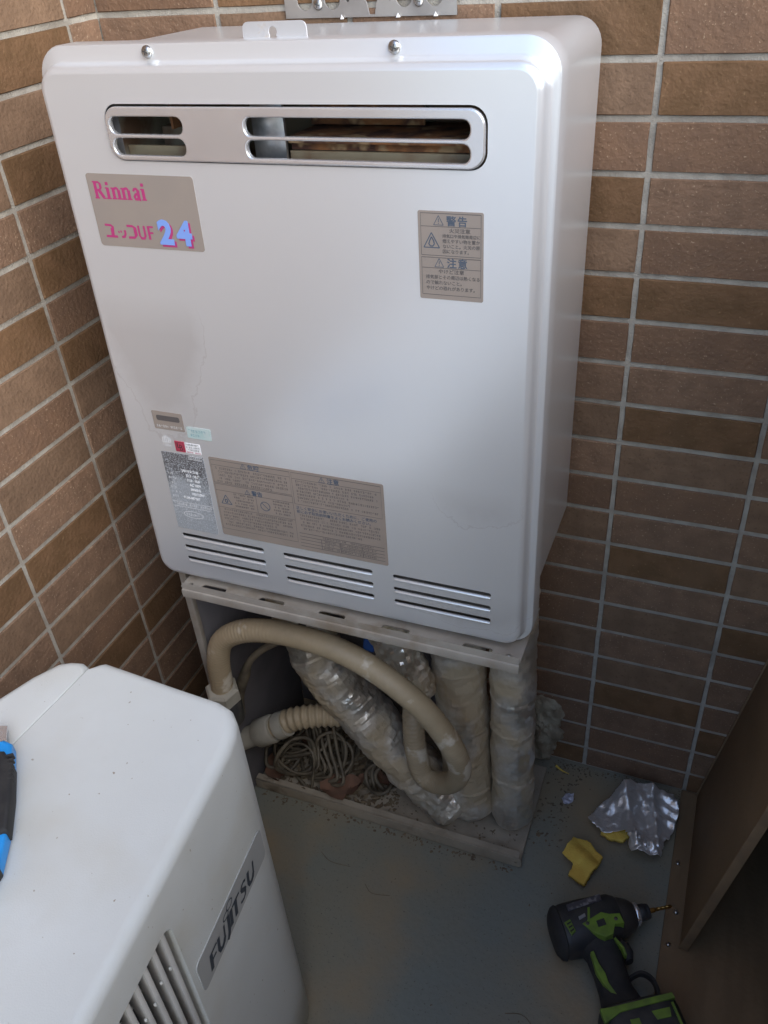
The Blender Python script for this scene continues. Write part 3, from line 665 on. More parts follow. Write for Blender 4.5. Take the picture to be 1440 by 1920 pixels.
# ------------------------------------------------------------------ hoses and fittings
hp = [(-0.454, -0.252, 0.262), (-0.4535, -0.250, 0.289), (-0.452, -0.246, 0.332), (-0.44, -0.243, 0.366), (-0.409, -0.240, 0.389), (-0.366, -0.2375, 0.399), (-0.316, -0.236, 0.398), (-0.274, -0.2355, 0.391),
      (-0.234, -0.2355, 0.3735), (-0.193, -0.237, 0.347), (-0.161, -0.236, 0.312), (-0.137, -0.232, 0.262), (-0.131, -0.221, 0.208), (-0.146, -0.205, 0.156), (-0.175, -0.193, 0.124), (-0.198, -0.187, 0.127), (-0.207, -0.184, 0.168), (-0.213, -0.172, 0.207), (-0.220, -0.145, 0.235), (-0.226, -0.105, 0.25)]
hc = empty('flexible_hose', (-0.454, -0.252, 0.255)); tag(hc, 'thick beige ribbed hose looping across the front of the pipes', 'hose')
path = resample(catmull(hp, 16), 0.0011)
me = tube('hose', path, lambda i, s, a: 0.0150+(0.00034 if s < 0.16 or s > 0.62 else 0.00010+0.00012*max(0, noise.noise(Vector((s*9, 0, 4)))))*math.sin(s*2*math.pi/0.0050)+0.0005*noise.noise(Vector((s*14, math.cos(a), math.sin(a)))), 18, True, 80)
obj('hose', me, HOSE, hc).location = -hc.location
obj('hex_nut', lathe('hex_nut', [(0.0190, -0.004), (0.0235, -0.001), (0.0235, 0.018), (0.020, 0.022)], 6, 'Z', 20), PVC, hc, (0, 0.001, 0.008), (R(4), 0, R(12)))
obj('coupling', lathe('coupling', [(0.0185, -0.045), (0.021, -0.040), (0.021, -0.002), (0.018, 0.004)], 20), DARKMETAL, hc, (0, 0.002, 0.006))
h2 = empty('ribbed_conduit', (-0.47, -0.20, 0.115)); tag(h2, 'dusty ribbed conduit with pale coupling low behind the air conditioner corner', 'conduit')
p2 = [(-0.430, -0.196, 0.146), (-0.398, -0.186, 0.166), (-0.363, -0.172, 0.172), (-0.320, -0.150, 0.166), (-0.30, -0.120, 0.15)]
path = resample(catmull(p2, 14), 0.0011)
obj('conduit', tube('conduit', path, lambda i, s, a: 0.0165+0.0014*math.sin(s*2*math.pi/0.0095), 16, True, 80), HOSE, h2).location = -h2.location
dirv = Vector((0.060, 0.013, 0.038)).normalized(); q = dirv.to_track_quat('Z', 'Y').to_euler()
obj('pipe_end', lathe('pipe_end', [(0.0165, -0.07), (0.0165, 0.03)], 20), PVC, h2, Vector((-0.458, -0.202, 0.128))-h2.location, q)
obj('coupling', lathe('coupling', [(0.019, -0.012), (0.0215, -0.009), (0.0215, 0.018), (0.0195, 0.021)], 20), PVC, h2, Vector((-0.442, -0.199, 0.138))-h2.location, q)
obj('collar', lathe('collar', [(0.0205, 0.0), (0.0195, 0.016)], 20), PVC, h2, Vector((-0.418, -0.193, 0.1525))-h2.location, q)
cb = obj('drop_cable', tube('drop_cable', catmull([(-0.4555, -0.225, 0.20), (-0.452, -0.222, 0.239), (-0.436, -0.22, 0.282), (-0.424, -0.218, 0.310), (-0.402, -0.212, 0.334), (-0.370, -0.195, 0.352), (-0.35, -0.15, 0.36)], 8),
     lambda i, s, a: 0.0075 if s < 0.085 else max(0.0048, 0.0075-(s-0.085)*0.1), 10), CABLE)
tag(cb, 'thin beige cable curving up beside the hex nut of the hose', 'cable')
vl = empty('gas_valve', (-0.283, -0.105, 0.322)); tag(vl, 'small pipe valve with blue handle in the dark under the rail', 'valve')
obj('valve_body', lathe('valve_body', [(0.010, -0.05), (0.014, -0.045), (0.014, -0.02), (0.018, -0.018), (0.018, 0.01), (0.013, 0.013), (0.011, 0.07)], 14), DARKMETAL, vl)
obj('handle', box('handle', (-0.010, -0.030, -0.034), (0.008, -0.018, 0.012), 0.004), BLUEP, vl, (0, 0, 0), (0, R(8), 0))
lp_ = obj('wire_loop', tube('wire_loop', [Vector((-0.298+0.020*math.cos(t*math.pi/14), -0.145+0.006*math.sin(t*math.pi/14), 0.372+0.016*math.sin(t*math.pi/14))) for t in range(12, 31)], 0.0022, 8), CABLE)
tag(lp_, 'small hanging loop of beige wire under the rail', 'cable')
# cable tangle on the base pan
bm = bmesh.new(); rc = random.Random(3)
def loop_cable(cx, cy, rx, rz, z, tilt, turn, r=0.0031, n=34, a0=0.0, a1=2*math.pi):
    pts = []
    for k in range(n+1):
        t = a0+(a1-a0)*k/n
        p = Vector((rx*math.cos(t)*(1+0.12*math.sin(3*t+cx*50)), 0.006*math.sin(2*t+cy*40), rz*math.sin(t)*(1+0.1*math.cos(2*t))))
        p = Matrix.Rotation(tilt, 3, 'X') @ p; p = Matrix.Rotation(turn, 3, 'Z') @ p
        pts.append(Vector((cx, cy, max(0.0, z)))+p)
    for p in pts: p.z = max(p.z, 0.0165)
    sweep(bm, pts, r, 7)
for k in range(13):
    loop_cable(-0.395+rc.uniform(-0.035, 0.04), -0.145+rc.uniform(-0.035, 0.03), rc.uniform(0.012, 0.034), rc.uniform(0.025, 0.065), rc.uniform(0.02, 0.08), rc.uniform(-1.2, 0.1), rc.uniform(-1.3, 1.3), rc.uniform(0.002, 0.0032))
for k in range(4):
    loop_cable(-0.435+rc.uniform(-0.02, 0.02), -0.165+rc.uniform(-0.02, 0.02), rc.uniform(0.018, 0.03), 0.02, 0.035, rc.uniform(-1.5, -1.0), rc.uniform(0, 2), 0.003)
for k in range(3):
    loop_cable(-0.275+rc.uniform(-0.012, 0.012), -0.155+rc.uniform(-0.012, 0.012), rc.uniform(0.018, 0.026), rc.uniform(0.02, 0.03), 0.04, rc.uniform(-1.3, -0.7), rc.uniform(-0.4, 0.4), 0.003)
for k in range(5):
    x = -0.39+0.012*k; pts = catmull([(x-0.03, -0.12, 0.10+0.01*k), (x-0.01, -0.15, 0.07), (x+0.01, -0.165-0.004*k, 0.04), (x-0.03, -0.175, 0.017)], 6); sweep(bm, pts, 0.0028, 7)
ct = obj('cable_tangle', bm_mesh('cable_tangle', bm, True, 60), CABLE)
tag(ct, 'tangled heap of thin beige cable on the floor of the stand', 'cable')
# dead leaves and crumbs
def leaf(x, y, z, L, w, rz, curl, name='dead_leaf', seed=1):
    V, F = [], []; n = 8; rl = random.Random(seed)
    for i in range(n+1):
        t = i/n; ww = w*(math.sin(math.pi*min(1, t*0.92+0.06))**0.8)*(1+rl.uniform(-0.25, 0.25))
        for k, sg in enumerate((-1, 0, 1)):
            V.append((L*(t-0.5)+rl.uniform(-1, 1)*L*0.02, sg*ww/2, curl*(abs(sg)*0.6+4*(t-0.5)**2*0.5)*w+rl.uniform(0, 0.002)))
    for i in range(n):
        for k in range(2): F.append((3*i+k, 3*i+k+1, 3*i+k+4, 3*i+k+3))
    o = obj(name, mesh(name, V, F, True, 50), LEAF, None, (x, y, z), (R(rl.uniform(-12, 12)), R(rl.uniform(-10, 10)), rz)); return o
LV = [((-0.338, -0.180, 0.0200), 0.062, 0.042, 0.5, 'large reddish dead leaf lying by the front rail under the heater'), ((-0.452, -0.178, 0.016), 0.050, 0.036, 2.2, 'dead leaf next to the air conditioner corner beside the cables'),
      ((-0.318, -0.160, 0.0165), 0.035, 0.018, 1.4, 'narrow dead leaf right of the largest leaf under the heater'), ((-0.286, -0.140, 0.016), 0.040, 0.015, -0.6, 'thin curled dead leaf at the foot of the slanting pipe'),
      ((-0.425, -0.110, 0.016), 0.045, 0.03, 0.2, 'dead leaf deep behind the cable heap')]
for i, (p, L, w, rz, t) in enumerate(LV): tag(leaf(*p, L, w, rz, 0.35, seed=i), t, 'leaf', 'dead leaves in the stand')
bm = bmesh.new(); rb = random.Random(9)
def crumb(x, y, z, s):
    r = bmesh.ops.create_icosphere(bm, subdivisions=1, radius=s)
    sc = Vector((rb.uniform(0.6, 1.9), rb.uniform(0.5, 1.2), rb.uniform(0.2, 0.5))); mr = Matrix.Rotation(rb.uniform(0, 6), 3, 'Z')
    for v in r['verts']: v.co = mr @ (v.co*(1+rb.uniform(-0.3, 0.3))*sc)+Vector((x, y, z+s*0.2))
for k in range(900): crumb(rb.uniform(-0.465, -0.25), rb.uniform(-0.195, -0.05), 0.0075, rb.uniform(0.001, 0.0045))
for k in range(170): crumb(rb.uniform(-0.46, -0.06), -0.2075-abs(rb.gauss(0, 0.006)), 0.0, rb.uniform(0.0006, 0.0022))
for k in range(130): crumb(rb.uniform(-0.05, 0.0), rb.uniform(-0.16, -0.006), 0.0, rb.uniform(0.0006, 0.0022))
for k in range(110): crumb(rb.uniform(-0.22, 0.29), rb.uniform(-0.5, -0.01), 0.0, rb.uniform(0.0004, 0.0011))
for k in range(60): crumb(rb.uniform(-0.25, -0.06), rb.uniform(-0.195, -0.16), 0.0075, rb.uniform(0.0006, 0.002))
for pts in ([(-0.02, -0.40, 0.0006), (0.0, -0.395, 0.0012), (0.018, -0.405, 0.0006)], [(-0.33, -0.275, 0.0006), (-0.31, -0.285, 0.0015), (-0.28, -0.283, 0.0006)], [(-0.25, -0.30, 0.0006), (-0.235, -0.31, 0.001), (-0.21, -0.305, 0.0006)]):
    sweep(bm, catmull(pts, 5), 0.0004, 5)
for k in range(260): crumb(rb.uniform(-0.04, 0.29), -0.004-abs(rb.gauss(0, 0.010)), 0.0, rb.uniform(0.0005, 0.0018))
for k in range(150):
    x, y = rb.uniform(-0.465, -0.27), rb.uniform(-0.196, -0.06); L, w = rb.uniform(0.006, 0.017), rb.uniform(0.003, 0.008); z = 0.0085+rb.uniform(0, 0.012)
    mr = Matrix.Rotation(rb.uniform(0, 6.3), 3, 'Z') @ Matrix.Rotation(rb.uniform(-0.6, 0.6), 3, 'X')
    q = [Vector((x, y, z))+mr @ Vector(p) for p in ((-L/2, 0, 0), (-L*0.1, -w/2, 0.001), (L/2, 0, 0.002), (0, w/2, 0.001))]
    bm.faces.new([bm.verts.new(p) for p in q])
db = obj('dirt_crumbs', bm_mesh('dirt_crumbs', bm), DEBRIS); tag(db, 'scattered crumbs of dirt and leaf litter on the floor', 'dirt', kind='stuff')

# broken mortar where the pipe enters the wall
def lump(name, lo, hi, seed, m, amp=0.012, sub=4, sq=3.0):
    bm = bmesh.new(); bmesh.ops.create_icosphere(bm, subdivisions=sub, radius=1.0)
    lo, hi = Vector(lo), Vector(hi); c = (lo+hi)/2; h = (hi-lo)/2
    for v in bm.verts:
        d = v.co.normalized(); s = (abs(d.x)**sq+abs(d.y)**sq+abs(d.z)**sq)**(-1/sq)
        p = Vector((d.x*h.x, d.y*h.y, d.z*h.z))*s
        n_ = noise.noise(p*45+Vector((seed, 0, 0)))*amp+noise.noise(p*140+Vector((0, seed, 0)))*amp*0.5+noise.noise(p*330)*amp*0.2
        v.co = c+p+d*n_
    return obj(name, bm_mesh(name, bm, True, 40), m)
tag(lump('mortar_patch', (-0.110, -0.013, -0.006), (-0.041, 0.004, 0.138), 2, MORTAR, 0.011, 5), 'crumbling grey mortar patch on the wall right of the upright pipe', 'mortar')

# ------------------------------------------------------------------ air conditioner outdoor unit (local: u depth -> -x, w -> -y)
AC = empty('air_conditioner_unit', (-0.244, -0.473, 0.0), (0, 0, R(5.5)))
tag(AC, 'white outdoor air conditioner unit with grey badge and slatted grille in the foreground', 'air conditioner')
def casing(name, plan, ztop, rtop, seam, zbot=0.012):
    n = len(plan); P = [Vector((-u, -w)) for u, w in plan]
    nor = []
    for i in range(n):
        a, b, c = P[i-1], P[i], P[(i+1) % n]
        e1 = (b-a).normalized(); e2 = (c-b).normalized(); n1 = Vector((e1.y, -e1.x)); n2 = Vector((e2.y, -e2.x))
        k = (n1+n2); k = k/max(0.3, k.dot(n1)) if k.length > 1e-6 else n1; nor.append(k)
    area = sum(P[i-1].x*P[i].y-P[i].x*P[i-1].y for i in range(n)); sg = 1 if area > 0 else -1
    def lp(off, z): return [(p.x-sg*q.x*off*(0.07 if i in seam else 1), p.y-sg*q.y*off*(0.07 if i in seam else 1), ztop-(ztop-z)*0.08 if (i in seam and z > ztop-rtop-1e-6) else z) for i, (p, q) in enumerate(zip(P, nor))]
    loops = [lp(0.003, zbot), lp(0, zbot+0.003), lp(0, 0.10), lp(0, 0.3), lp(0, ztop-rtop)]
    for k in range(1, 7):
        t = R(15*k); loops.append(lp(rtop*(1-math.cos(t)), ztop-rtop*(1-math.sin(t))))
    return loft(name, loops, angle=50)
front_plan = [(0.0, 0.66), (0.0, 0.35), (0.0, 0.15), (0.0, 0.06), (0.0005, 0.036), (0.0025, 0.018), (0.008, 0.003), (0.018, -0.009), (0.034, -0.0155), (0.08, -0.0225), (0.13, -0.031), (0.164, -0.0365), (0.171, -0.033), (0.175, -0.02), (0.181, 0.02), (0.19, 0.07), (0.194, 0.2), (0.194, 0.66)]
rear_plan = [(0.1955, 0.66), (0.1955, 0.2), (0.1915, 0.07), (0.1825, 0.02), (0.1772, -0.016), (0.1792, -0.0285), (0.188, -0.033), (0.200, -0.0315), (0.212, -0.026), (0.228, -0.004), (0.243, 0.026), (0.258, 0.07), (0.27, 0.14), (0.285, 0.25), (0.29, 0.4), (0.29, 0.66)]
cm = casing('front_casing', front_plan, 0.546, 0.0115, set(range(13, 18)))
# cut the grille pocket and bevel-free opening
cut = curve_mesh('cut', [rrect(-0.62, -0.166, 0.09, 0.500, 0.014, 5)], 0.06)
cut.transform(Matrix.Rotation(R(90), 4, 'Z'))
co = obj('cut', cut); fo = obj('front_casing', cm, ACW, AC)
bo = fo.modifiers.new('b', 'BOOLEAN'); bo.operation = 'DIFFERENCE'; bo.solver = 'EXACT'; bo.object = co
co.parent = AC
bpy.context.view_layer.update()
dg = bpy.context.evaluated_depsgraph_get(); nm = bpy.data.meshes.new_from_object(fo.evaluated_get(dg))
fo.modifiers.clear(); nm.materials.clear(); nm.materials.append(ACW); fo.data = nm; shade(nm, True, 50); nm.name = 'front_casing'
bpy.data.objects.remove(co)
obj('rear_casing', casing('rear_casing', rear_plan, 0.5452, 0.012, set(range(0, 5))), ACW, AC)
gr = obj('grille', mesh('grille', [(-0.029, -0.62, 0.09), (-0.029, -0.166, 0.09), (-0.029, -0.166, 0.5), (-0.029, -0.62, 0.5)], [(0, 1, 2, 3)]), ACDARK, AC)
sm = box('slat', (-0.018, -0.0026, 0.088), (-0.0015, 0.0026, 0.503), 0.0018)
for k in range(34):
    obj('slat', sm, ACSLAT, gr, (0, -0.1760-0.0131*k, 0), (0, 0, R(-14)))
for z in (0.455, 0.385, 0.30, 0.20):
    obj('cross_bar', box('cross_bar', (-0.0195, -0.618, z-0.0015), (-0.0165, -0.168, z+0.0015)), ACSLAT, gr)
nb = lathe('nub', [(0.0003, -0.0016), (0.0013, -0.0009), (0.0013, 0.0009), (0.0003, 0.0016)], 8)
for k in range(16):
    for z in (0.452,): obj('nub', nb, ACW, gr, (-0.0036, -0.1760-0.0131*k-0.003, z+0.004*math.sin(k*2.1)))
# badge with lettering
bd = curve_mesh('badge', [rrect(-0.0715, 0.0640, -0.0235, 0.0195, 0.006, 5)], 0.0010, 0.0002)
bo_ = obj('badge', bd, BADGE, AC, (0.0004, -0.0875, 0.3955), (0, 0, R(90)))
st = []
def Lt(pts, w): st.append((pts, w))
hh = 0.0205
def fuj(x, pts_list):
    for pts, w in pts_list: Lt([(x+a*hh+0.18*b*hh, -0.0165+b*hh*0.95) for a, b in pts], w*hh)
bw_, tw_ = 0.25, 0.13
fuj(-0.0560, [([(0.08, 0), (0.08, 1.0)], bw_), ([(0.0, 0.95), (0.62, 0.95)], tw_), ([(0.1, 0.52), (0.52, 0.52)], tw_)])
fuj(-0.0415, [([(0.08, 1.0), (0.08, 0.3), (0.2, 0.06), (0.38, 0.03), (0.54, 0.1), (0.64, 0.3)], bw_*0.9), ([(0.64, 0.28), (0.64, 1.0)], tw_)])
fuj(-0.0235, [([(0.22, 1.0), (0.22, 0.12), (0.12, -0.18), (0.0, -0.28)], bw_)])
fuj(-0.0150, [([(0.08, 0), (0.08, 1.0)], bw_)])
fuj(-0.0105, [([(0.34, 0), (0.34, 1.0)], bw_), ([(0.0, 0.95), (0.72, 0.95)], tw_)])
fuj(0.0065, [([(0.58, 0.86), (0.42, 0.97), (0.2, 0.95), (0.1, 0.8), (0.16, 0.64)], tw_), ([(0.14, 0.7), (0.3, 0.55), (0.48, 0.42), (0.52, 0.3)], bw_), ([(0.53, 0.36), (0.48, 0.12), (0.32, 0.02), (0.1, 0.05), (0.0, 0.14)], tw_)])
fuj(0.0225, [([(0.08, 1.0), (0.08, 0.3), (0.2, 0.06), (0.38, 0.03), (0.54, 0.1), (0.64, 0.3)], bw_*0.9), ([(0.64, 0.28), (0.64, 1.0)], tw_)])
for cx, cz, rx, rz in ((-0.0185, 0.0075, 0.0050, 0.0034), (-0.0095, 0.0115, 0.0056, 0.0042)):
    Lt([(cx+rx*math.cos(a*math.pi/9), cz+rz*math.sin(a*math.pi/9)) for a in range(19)], 0.0013)
lt = obj('lettering', ribbons(st), BADGEINK, bo_, (0, -0.0009, 0))
# ------------------------------------------------------------------ utility knife on the unit
K = empty('utility_knife', (-0.3895, -0.6245, 0.5465), (0, 0, R(-51)))
tag(K, 'blue and black snap blade utility knife lying on the air conditioner', 'knife')
def slab(name, pts, z0, z1, bev, m, parent):
    me = curve_mesh(name, [pts], z1-z0, bev, 2); me.transform(Matrix.Rotation(R(-90), 4, 'X')); me.transform(Matrix.Translation((0, 0, (z0+z1)/2))); shade(me, True, 45)
    return obj(name, me, m, parent)
# local x: towards the heel (near camera), y: towards the right edge
slab('body', [(-0.062, -0.030), (-0.062, 0.006), (-0.055, 0.013), (-0.02, 0.0145), (0.03, 0.0135), (0.065, 0.008), (0.085, -0.004), (0.098, -0.024), (0.08, -0.034), (-0.05, -0.034)], 0.001, 0.016, 0.003, BLUEK, K)
slab('grip', [(-0.050, -0.004), (-0.046, 0.008), (-0.03, 0.0152), (0.0, 0.0158), (0.036, 0.0142), (0.040, -0.006), (0.0, -0.012), (-0.03, -0.010)], 0.003, 0.0195, 0.003, RUBBER, K)
slab('grip', [(0.066, 0.0092), (0.086, -0.002), (0.100, -0.024), (0.086, -0.034), (0.064, -0.014)], 0.003, 0.0185, 0.003, RUBBER, K)
slab('blade_channel', [(-0.078, -0.016), (-0.078, 0.007), (-0.055, 0.009), (-0.055, -0.018)], 0.006, 0.0125, 0.001, GALV, K)
slab('blade', [(-0.086, -0.010), (-0.079, 0.0075), (-0.06, 0.0075), (-0.06, -0.010)], 0.0126, 0.0136, 0.0002, CHROME, K)
for k in range(6):
    obj('ridge', box('ridge', (-0.040+0.005*k, 0.0080, 0.012), (-0.0385+0.005*k, 0.0158, 0.0188), 0.0004), RUBBER, K, (0, 0, 0.0008))

# ------------------------------------------------------------------ boards on the right
fb = obj('floor_board', box('floor_board', (0.1465, -0.62, 0.0), (0.2995, -0.004, 0.0055), 0.001), BOARD); tag(fb, 'flat brown board lying on the floor along the right side', 'board')
lbm = empty('leaning_board', (0.178, -0.128, 0.006), (0, R(8.6), 0)); tag(lbm, 'tall brown board leaning to the right in the dark corner', 'board')
obj('face', box('face', (-0.009, -0.120, 0.0), (0.0, 0.120, 0.79), 0.0012), BOARD, lbm)
obj('edge_strip', box('edge_strip', (-0.0105, 0.1202, 0.0), (0.0012, 0.1235, 0.79), 0.0006), BOARDE, lbm)
obj('edge_strip', box('edge_strip', (-0.0105, -0.1235, 0.0), (0.0012, -0.1202, 0.79), 0.0006), BOARDE, lbm)
SCR = ((0.1545, -0.130, 'shiny screw in the flat board near the foil scrap'), (0.1600, -0.203, 'screw in the flat board beside the leaning board foot'), (0.1555, -0.250, 'screw in the flat board beyond the drill bit'))
for x, y, t in SCR:
    o = pan_screw(None, x, y, 0.0056, 0.0032, (R(-90), 0, 0), 'wood_screw'); tag(o, t, 'screw', 'screws in the flat board')

# ------------------------------------------------------------------ scraps on the floor
def scrap(name, outline, m, thick, fn, n=46):
    """irregular sheet: grid clipped to an outline, raised by fn(x, y)"""
    xs = [p[0] for p in outline]; ys_ = [p[1] for p in outline]; x0, x1, y0, y1 = min(xs), max(xs), min(ys_), max(ys_)
    step = max(x1-x0, y1-y0)/n
    cu = bpy.data.curves.new('t', 'CURVE'); bm = bmesh.new()
    nx, ny = int((x1-x0)/step)+2, int((y1-y0)/step)+2
    def inside(x, y):
        c = False; j = len(outline)-1
        for i in range(len(outline)):
            xi, yi = outline[i]; xj, yj = outline[j]
            if (yi > y) != (yj > y) and x < (xj-xi)*(y-yi)/(yj-yi)+xi: c = not c
            j = i
        return c
    def snap(x, y):
        best = None
        for i in range(len(outline)):
            a = Vector(outline[i-1]); b = Vector(outline[i]); p = Vector((x, y)); t = max(0, min(1, (p-a).dot(b-a)/max(1e-9, (b-a).length_squared)))
            q = a+(b-a)*t; d = (q-p).length
            if best is None or d < best[0]: best = (d, q)
        return best
    grid = {}
    for j in range(ny):
        for i in range(nx):
            x, y = x0+i*step, y0+j*step; ins = inside(x, y); d, q_ = snap(x, y)
            if not ins and d > step*0.75: continue
            if not ins: x, y = q_
            grid[i, j] = bm.verts.new((x, y, fn(x, y)))
    for (i, j), v in list(grid.items()):
        f = [(i, j), (i+1, j), (i+1, j+1), (i, j+1)]
        if all(k in grid for k in f): bm.faces.new([grid[k] for k in f])
    bpy.data.curves.remove(cu)
    for v in [v for v in bm.verts if not v.link_faces]: bm.verts.remove(v)
    me = bm_mesh(name, bm, True, 40)
    o = obj(name, me, m); so = o.modifiers.new('s', 'SOLIDIFY'); so.thickness = thick; so.offset = -1
    return o
def jag(pts, k, amp, seed):
    rj = random.Random(seed); out = []
    for i, p in enumerate(pts):
        a = Vector(p); b = Vector(pts[(i+1) % len(pts)])
        for t in range(k):
            q_ = a+(b-a)*(t/k); out.append((q_.x+(rj.uniform(-amp, amp) if t else 0), q_.y+(rj.uniform(-amp, amp) if t else 0)))
    return out
def foil_h(x, y):
    p = Vector((x*13, y*13, 1.7)); r = 1-abs(noise.noise(p)); r2 = 1-abs(noise.noise(p*2.1+Vector((5, 1, 0))))
    ridge = math.exp(-((x-0.078+0.35*(y+0.08))/0.016)**2)*0.016+math.exp(-((x-0.112+0.2*(y+0.06))/0.007)**2)*0.006
    tail = math.exp(-(((x-0.108)/0.024)**2+((y+0.126)/0.016)**2))
    fold = 0.0022*math.sin((y+0.3*x)*330)*max(0.0, min(1.0, (x-0.105)*40))*max(0.0, min(1, (y+0.10)*40))
    return 0.004+0.010*r*r+0.003*r2+ridge+tail*0.0075*abs(noise.noise(p*7))*2+fold+0.010*max(0, min(1, (y+0.09)*12))+0.0035*abs(noise.noise(p*4.3+Vector((2, 7, 0))))+0.0012*noise.noise(p*9)
fo_ = jag([(0.024, -0.103), (0.038, -0.075), (0.055, -0.052), (0.072, -0.030), (0.105, -0.024), (0.136, -0.024), (0.146, -0.045), (0.143, -0.085), (0.138, -0.104), (0.132, -0.109), (0.131, -0.136), (0.110, -0.140), (0.091, -0.143), (0.082, -0.122), (0.078, -0.114), (0.050, -0.122), (0.036, -0.112)], 4, 0.0018, 4)
sc = scrap('foil_scrap', fo_, FOILN, 0.0006, foil_h, 70); tag(sc, 'crumpled piece of shiny aluminium foil on the floor by the wall', 'foil')
yf_ = scrap('foam_strip', jag([(0.046, -0.121), (0.052, -0.098), (0.082, -0.092), (0.086, -0.114), (0.079, -0.1245), (0.062, -0.127)], 3, 0.001, 8), FOAM, 0.006, lambda x, y: 0.0075+0.001*noise.noise(Vector((x*90, y*90, 0))), 24)
tag(yf_, 'yellow foam peeking out from under the crumpled foil', 'foam')
def foam_h(x, y):
    t = (x-0.028)*0.55+(y+0.172)*0.84
    return 0.0068+0.007*math.exp(-(t/0.012)**2)+0.0022*noise.noise(Vector((x*70, y*70, 3)))+0.004*max(0, (x-0.035)*20)*0.4
fm_ = scrap('foam_scrap', jag([(0.003, -0.170), (0.009, -0.143), (0.030, -0.139), (0.040, -0.147), (0.056, -0.158), (0.051, -0.180), (0.045, -0.190), (0.040, -0.208), (0.032, -0.206), (0.015, -0.199), (0.020, -0.181)], 4, 0.0012, 2), FOAM, 0.006, foam_h, 44)
tag(fm_, 'torn piece of yellow foam insulation on the floor', 'foam')
pb = scrap('paper_bit', jag([(-0.020, -0.075), (-0.014, -0.064), (-0.004, -0.063), (-0.002, -0.074), (-0.008, -0.084), (-0.016, -0.082)], 3, 0.0012, 6), mat('crumpled_paper', (0.55, 0.53, 0.60), rough=0.4, metal=0.3), 0.0005,
           lambda x, y: 0.003+0.008*abs(noise.noise(Vector((x*150, y*150, 7)))), 18)
tag(pb, 'tiny crumpled pale scrap on the floor near the right pipe', 'scrap')
fs = obj('foam_sliver', tube('foam_sliver', catmull([(-0.040, -0.020, 0.004), (-0.03, -0.026, 0.0045), (-0.018, -0.028, 0.003)], 4), lambda i, s, a: 0.0022*max(0.25, 1-s/0.03), 6), FOAM)
tag(fs, 'small yellow sliver of foam by the mortar patch', 'foam')

# ------------------------------------------------------------------ cordless impact driver lying on its side
D = empty('cordless_drill', (0.0620, -0.2680, 0.0), (0, 0, R(32)))
D.scale = (0.93, 0.93, 0.93)
tag(D, 'black and lime green cordless drill lying on the floor', 'drill')
ZC = 0.034
# local X: to the bit, local -Y: down the handle, Z up
def sect(c, hy, hz_, e=2.6, n=24, axis='X'):
    out = []
    for k in range(n):
        a = 2*math.pi*k/n; ca, sa = math.cos(a), math.sin(a)
        p = (hy*math.copysign(abs(ca)**(2/e), ca), hz_*math.copysign(abs(sa)**(2/e), sa))
        out.append((c[0], c[1]+p[0], c[2]+p[1]) if axis == 'X' else (c[0]+p[0], c[1], c[2]+p[1]))
    return out
body = loft('body', [sect((-0.0600, -0.003, ZC), 0.014, 0.014), sect((-0.0590, -0.003, ZC), 0.024, 0.022), sect((-0.0545, -0.003, ZC), 0.0305, 0.028), sect((-0.044, -0.003, ZC), 0.034, 0.031), sect((-0.02, -0.003, ZC), 0.035, 0.0325), sect((0.010, -0.002, ZC), 0.0335, 0.0325), sect((0.026, 0, ZC), 0.0305, 0.031), sect((0.034, 0, ZC), 0.027, 0.0275)], angle=60)
obj('body', body, BLACK, D)
obj('rear_cap', loft('rear_cap', [sect((-0.0612, -0.003, ZC), 0.015, 0.015), sect((-0.0604, -0.003, ZC), 0.0262, 0.0242), sect((-0.0555, -0.003, ZC), 0.0325, 0.030), sect((-0.0505, -0.003, ZC), 0.0345, 0.0316), sect((-0.0495, -0.003, ZC), 0.0335, 0.0305)], angle=50), RUBBER, D)
obj('gear_case', loft('gear_case', [sect((0.0335, 0, ZC), 0.0268, 0.0268, 2), sect((0.040, 0, ZC), 0.0262, 0.0262, 2), sect((0.052, 0, ZC), 0.0215, 0.0215, 2), sect((0.058, 0, ZC), 0.0165, 0.0165, 2)], angle=40), NOSE, D)
obj('nose_ring', lathe('nose_ring', [(0.0150, 0.0575), (0.0160, 0.059), (0.0160, 0.0625), (0.0145, 0.0645)], 24, 'X'), CHROME, D, (0, 0, ZC))
obj('chuck_sleeve', lathe('chuck_sleeve', [(0.0100, 0.0640), (0.0115, 0.066), (0.0115, 0.074), (0.0105, 0.0755), (0.0108, 0.0765), (0.0098, 0.0800), (0.004, 0.0802)], 24, 'X'), BLACK, D, (0, 0, ZC))
bt = bmesh.new(); V = []
path = [Vector((0.078+0.0012*k, 0, ZC)) for k in range(32)]
sweep(bt, path, lambda i, s, a: (0.0034 if s < 0.012 else 0.0027*(1-0.34*max(0, math.cos(2*(a-s*520)))) if s < 0.034 else 0.0027*max(0.08, 1-(s-0.034)/0.004)), 12)
obj('drill_bit', bm_mesh('drill_bit', bt, True, 40), GOLD, D)
grip = loft('grip', [sect((-0.006, -0.018, ZC), 0.033, 0.0235, 2.4, 24, 'Y'), sect((-0.004, -0.034, ZC), 0.029, 0.022, 2.4, 24, 'Y'), sect((-0.004, -0.046, ZC), 0.0245, 0.0205, 2.4, 24, 'Y'), sect((-0.005, -0.068, ZC), 0.0225, 0.0195, 2.4, 24, 'Y'), sect((-0.0065, -0.092, ZC), 0.0225, 0.0195, 2.4, 24, 'Y'), sect((-0.006, -0.110, ZC), 0.027, 0.0215, 2.6, 24, 'Y'), sect((-0.002, -0.120, ZC), 0.036, 0.026, 3, 24, 'Y')], angle=60)
obj('grip', grip, RUBBER, D)
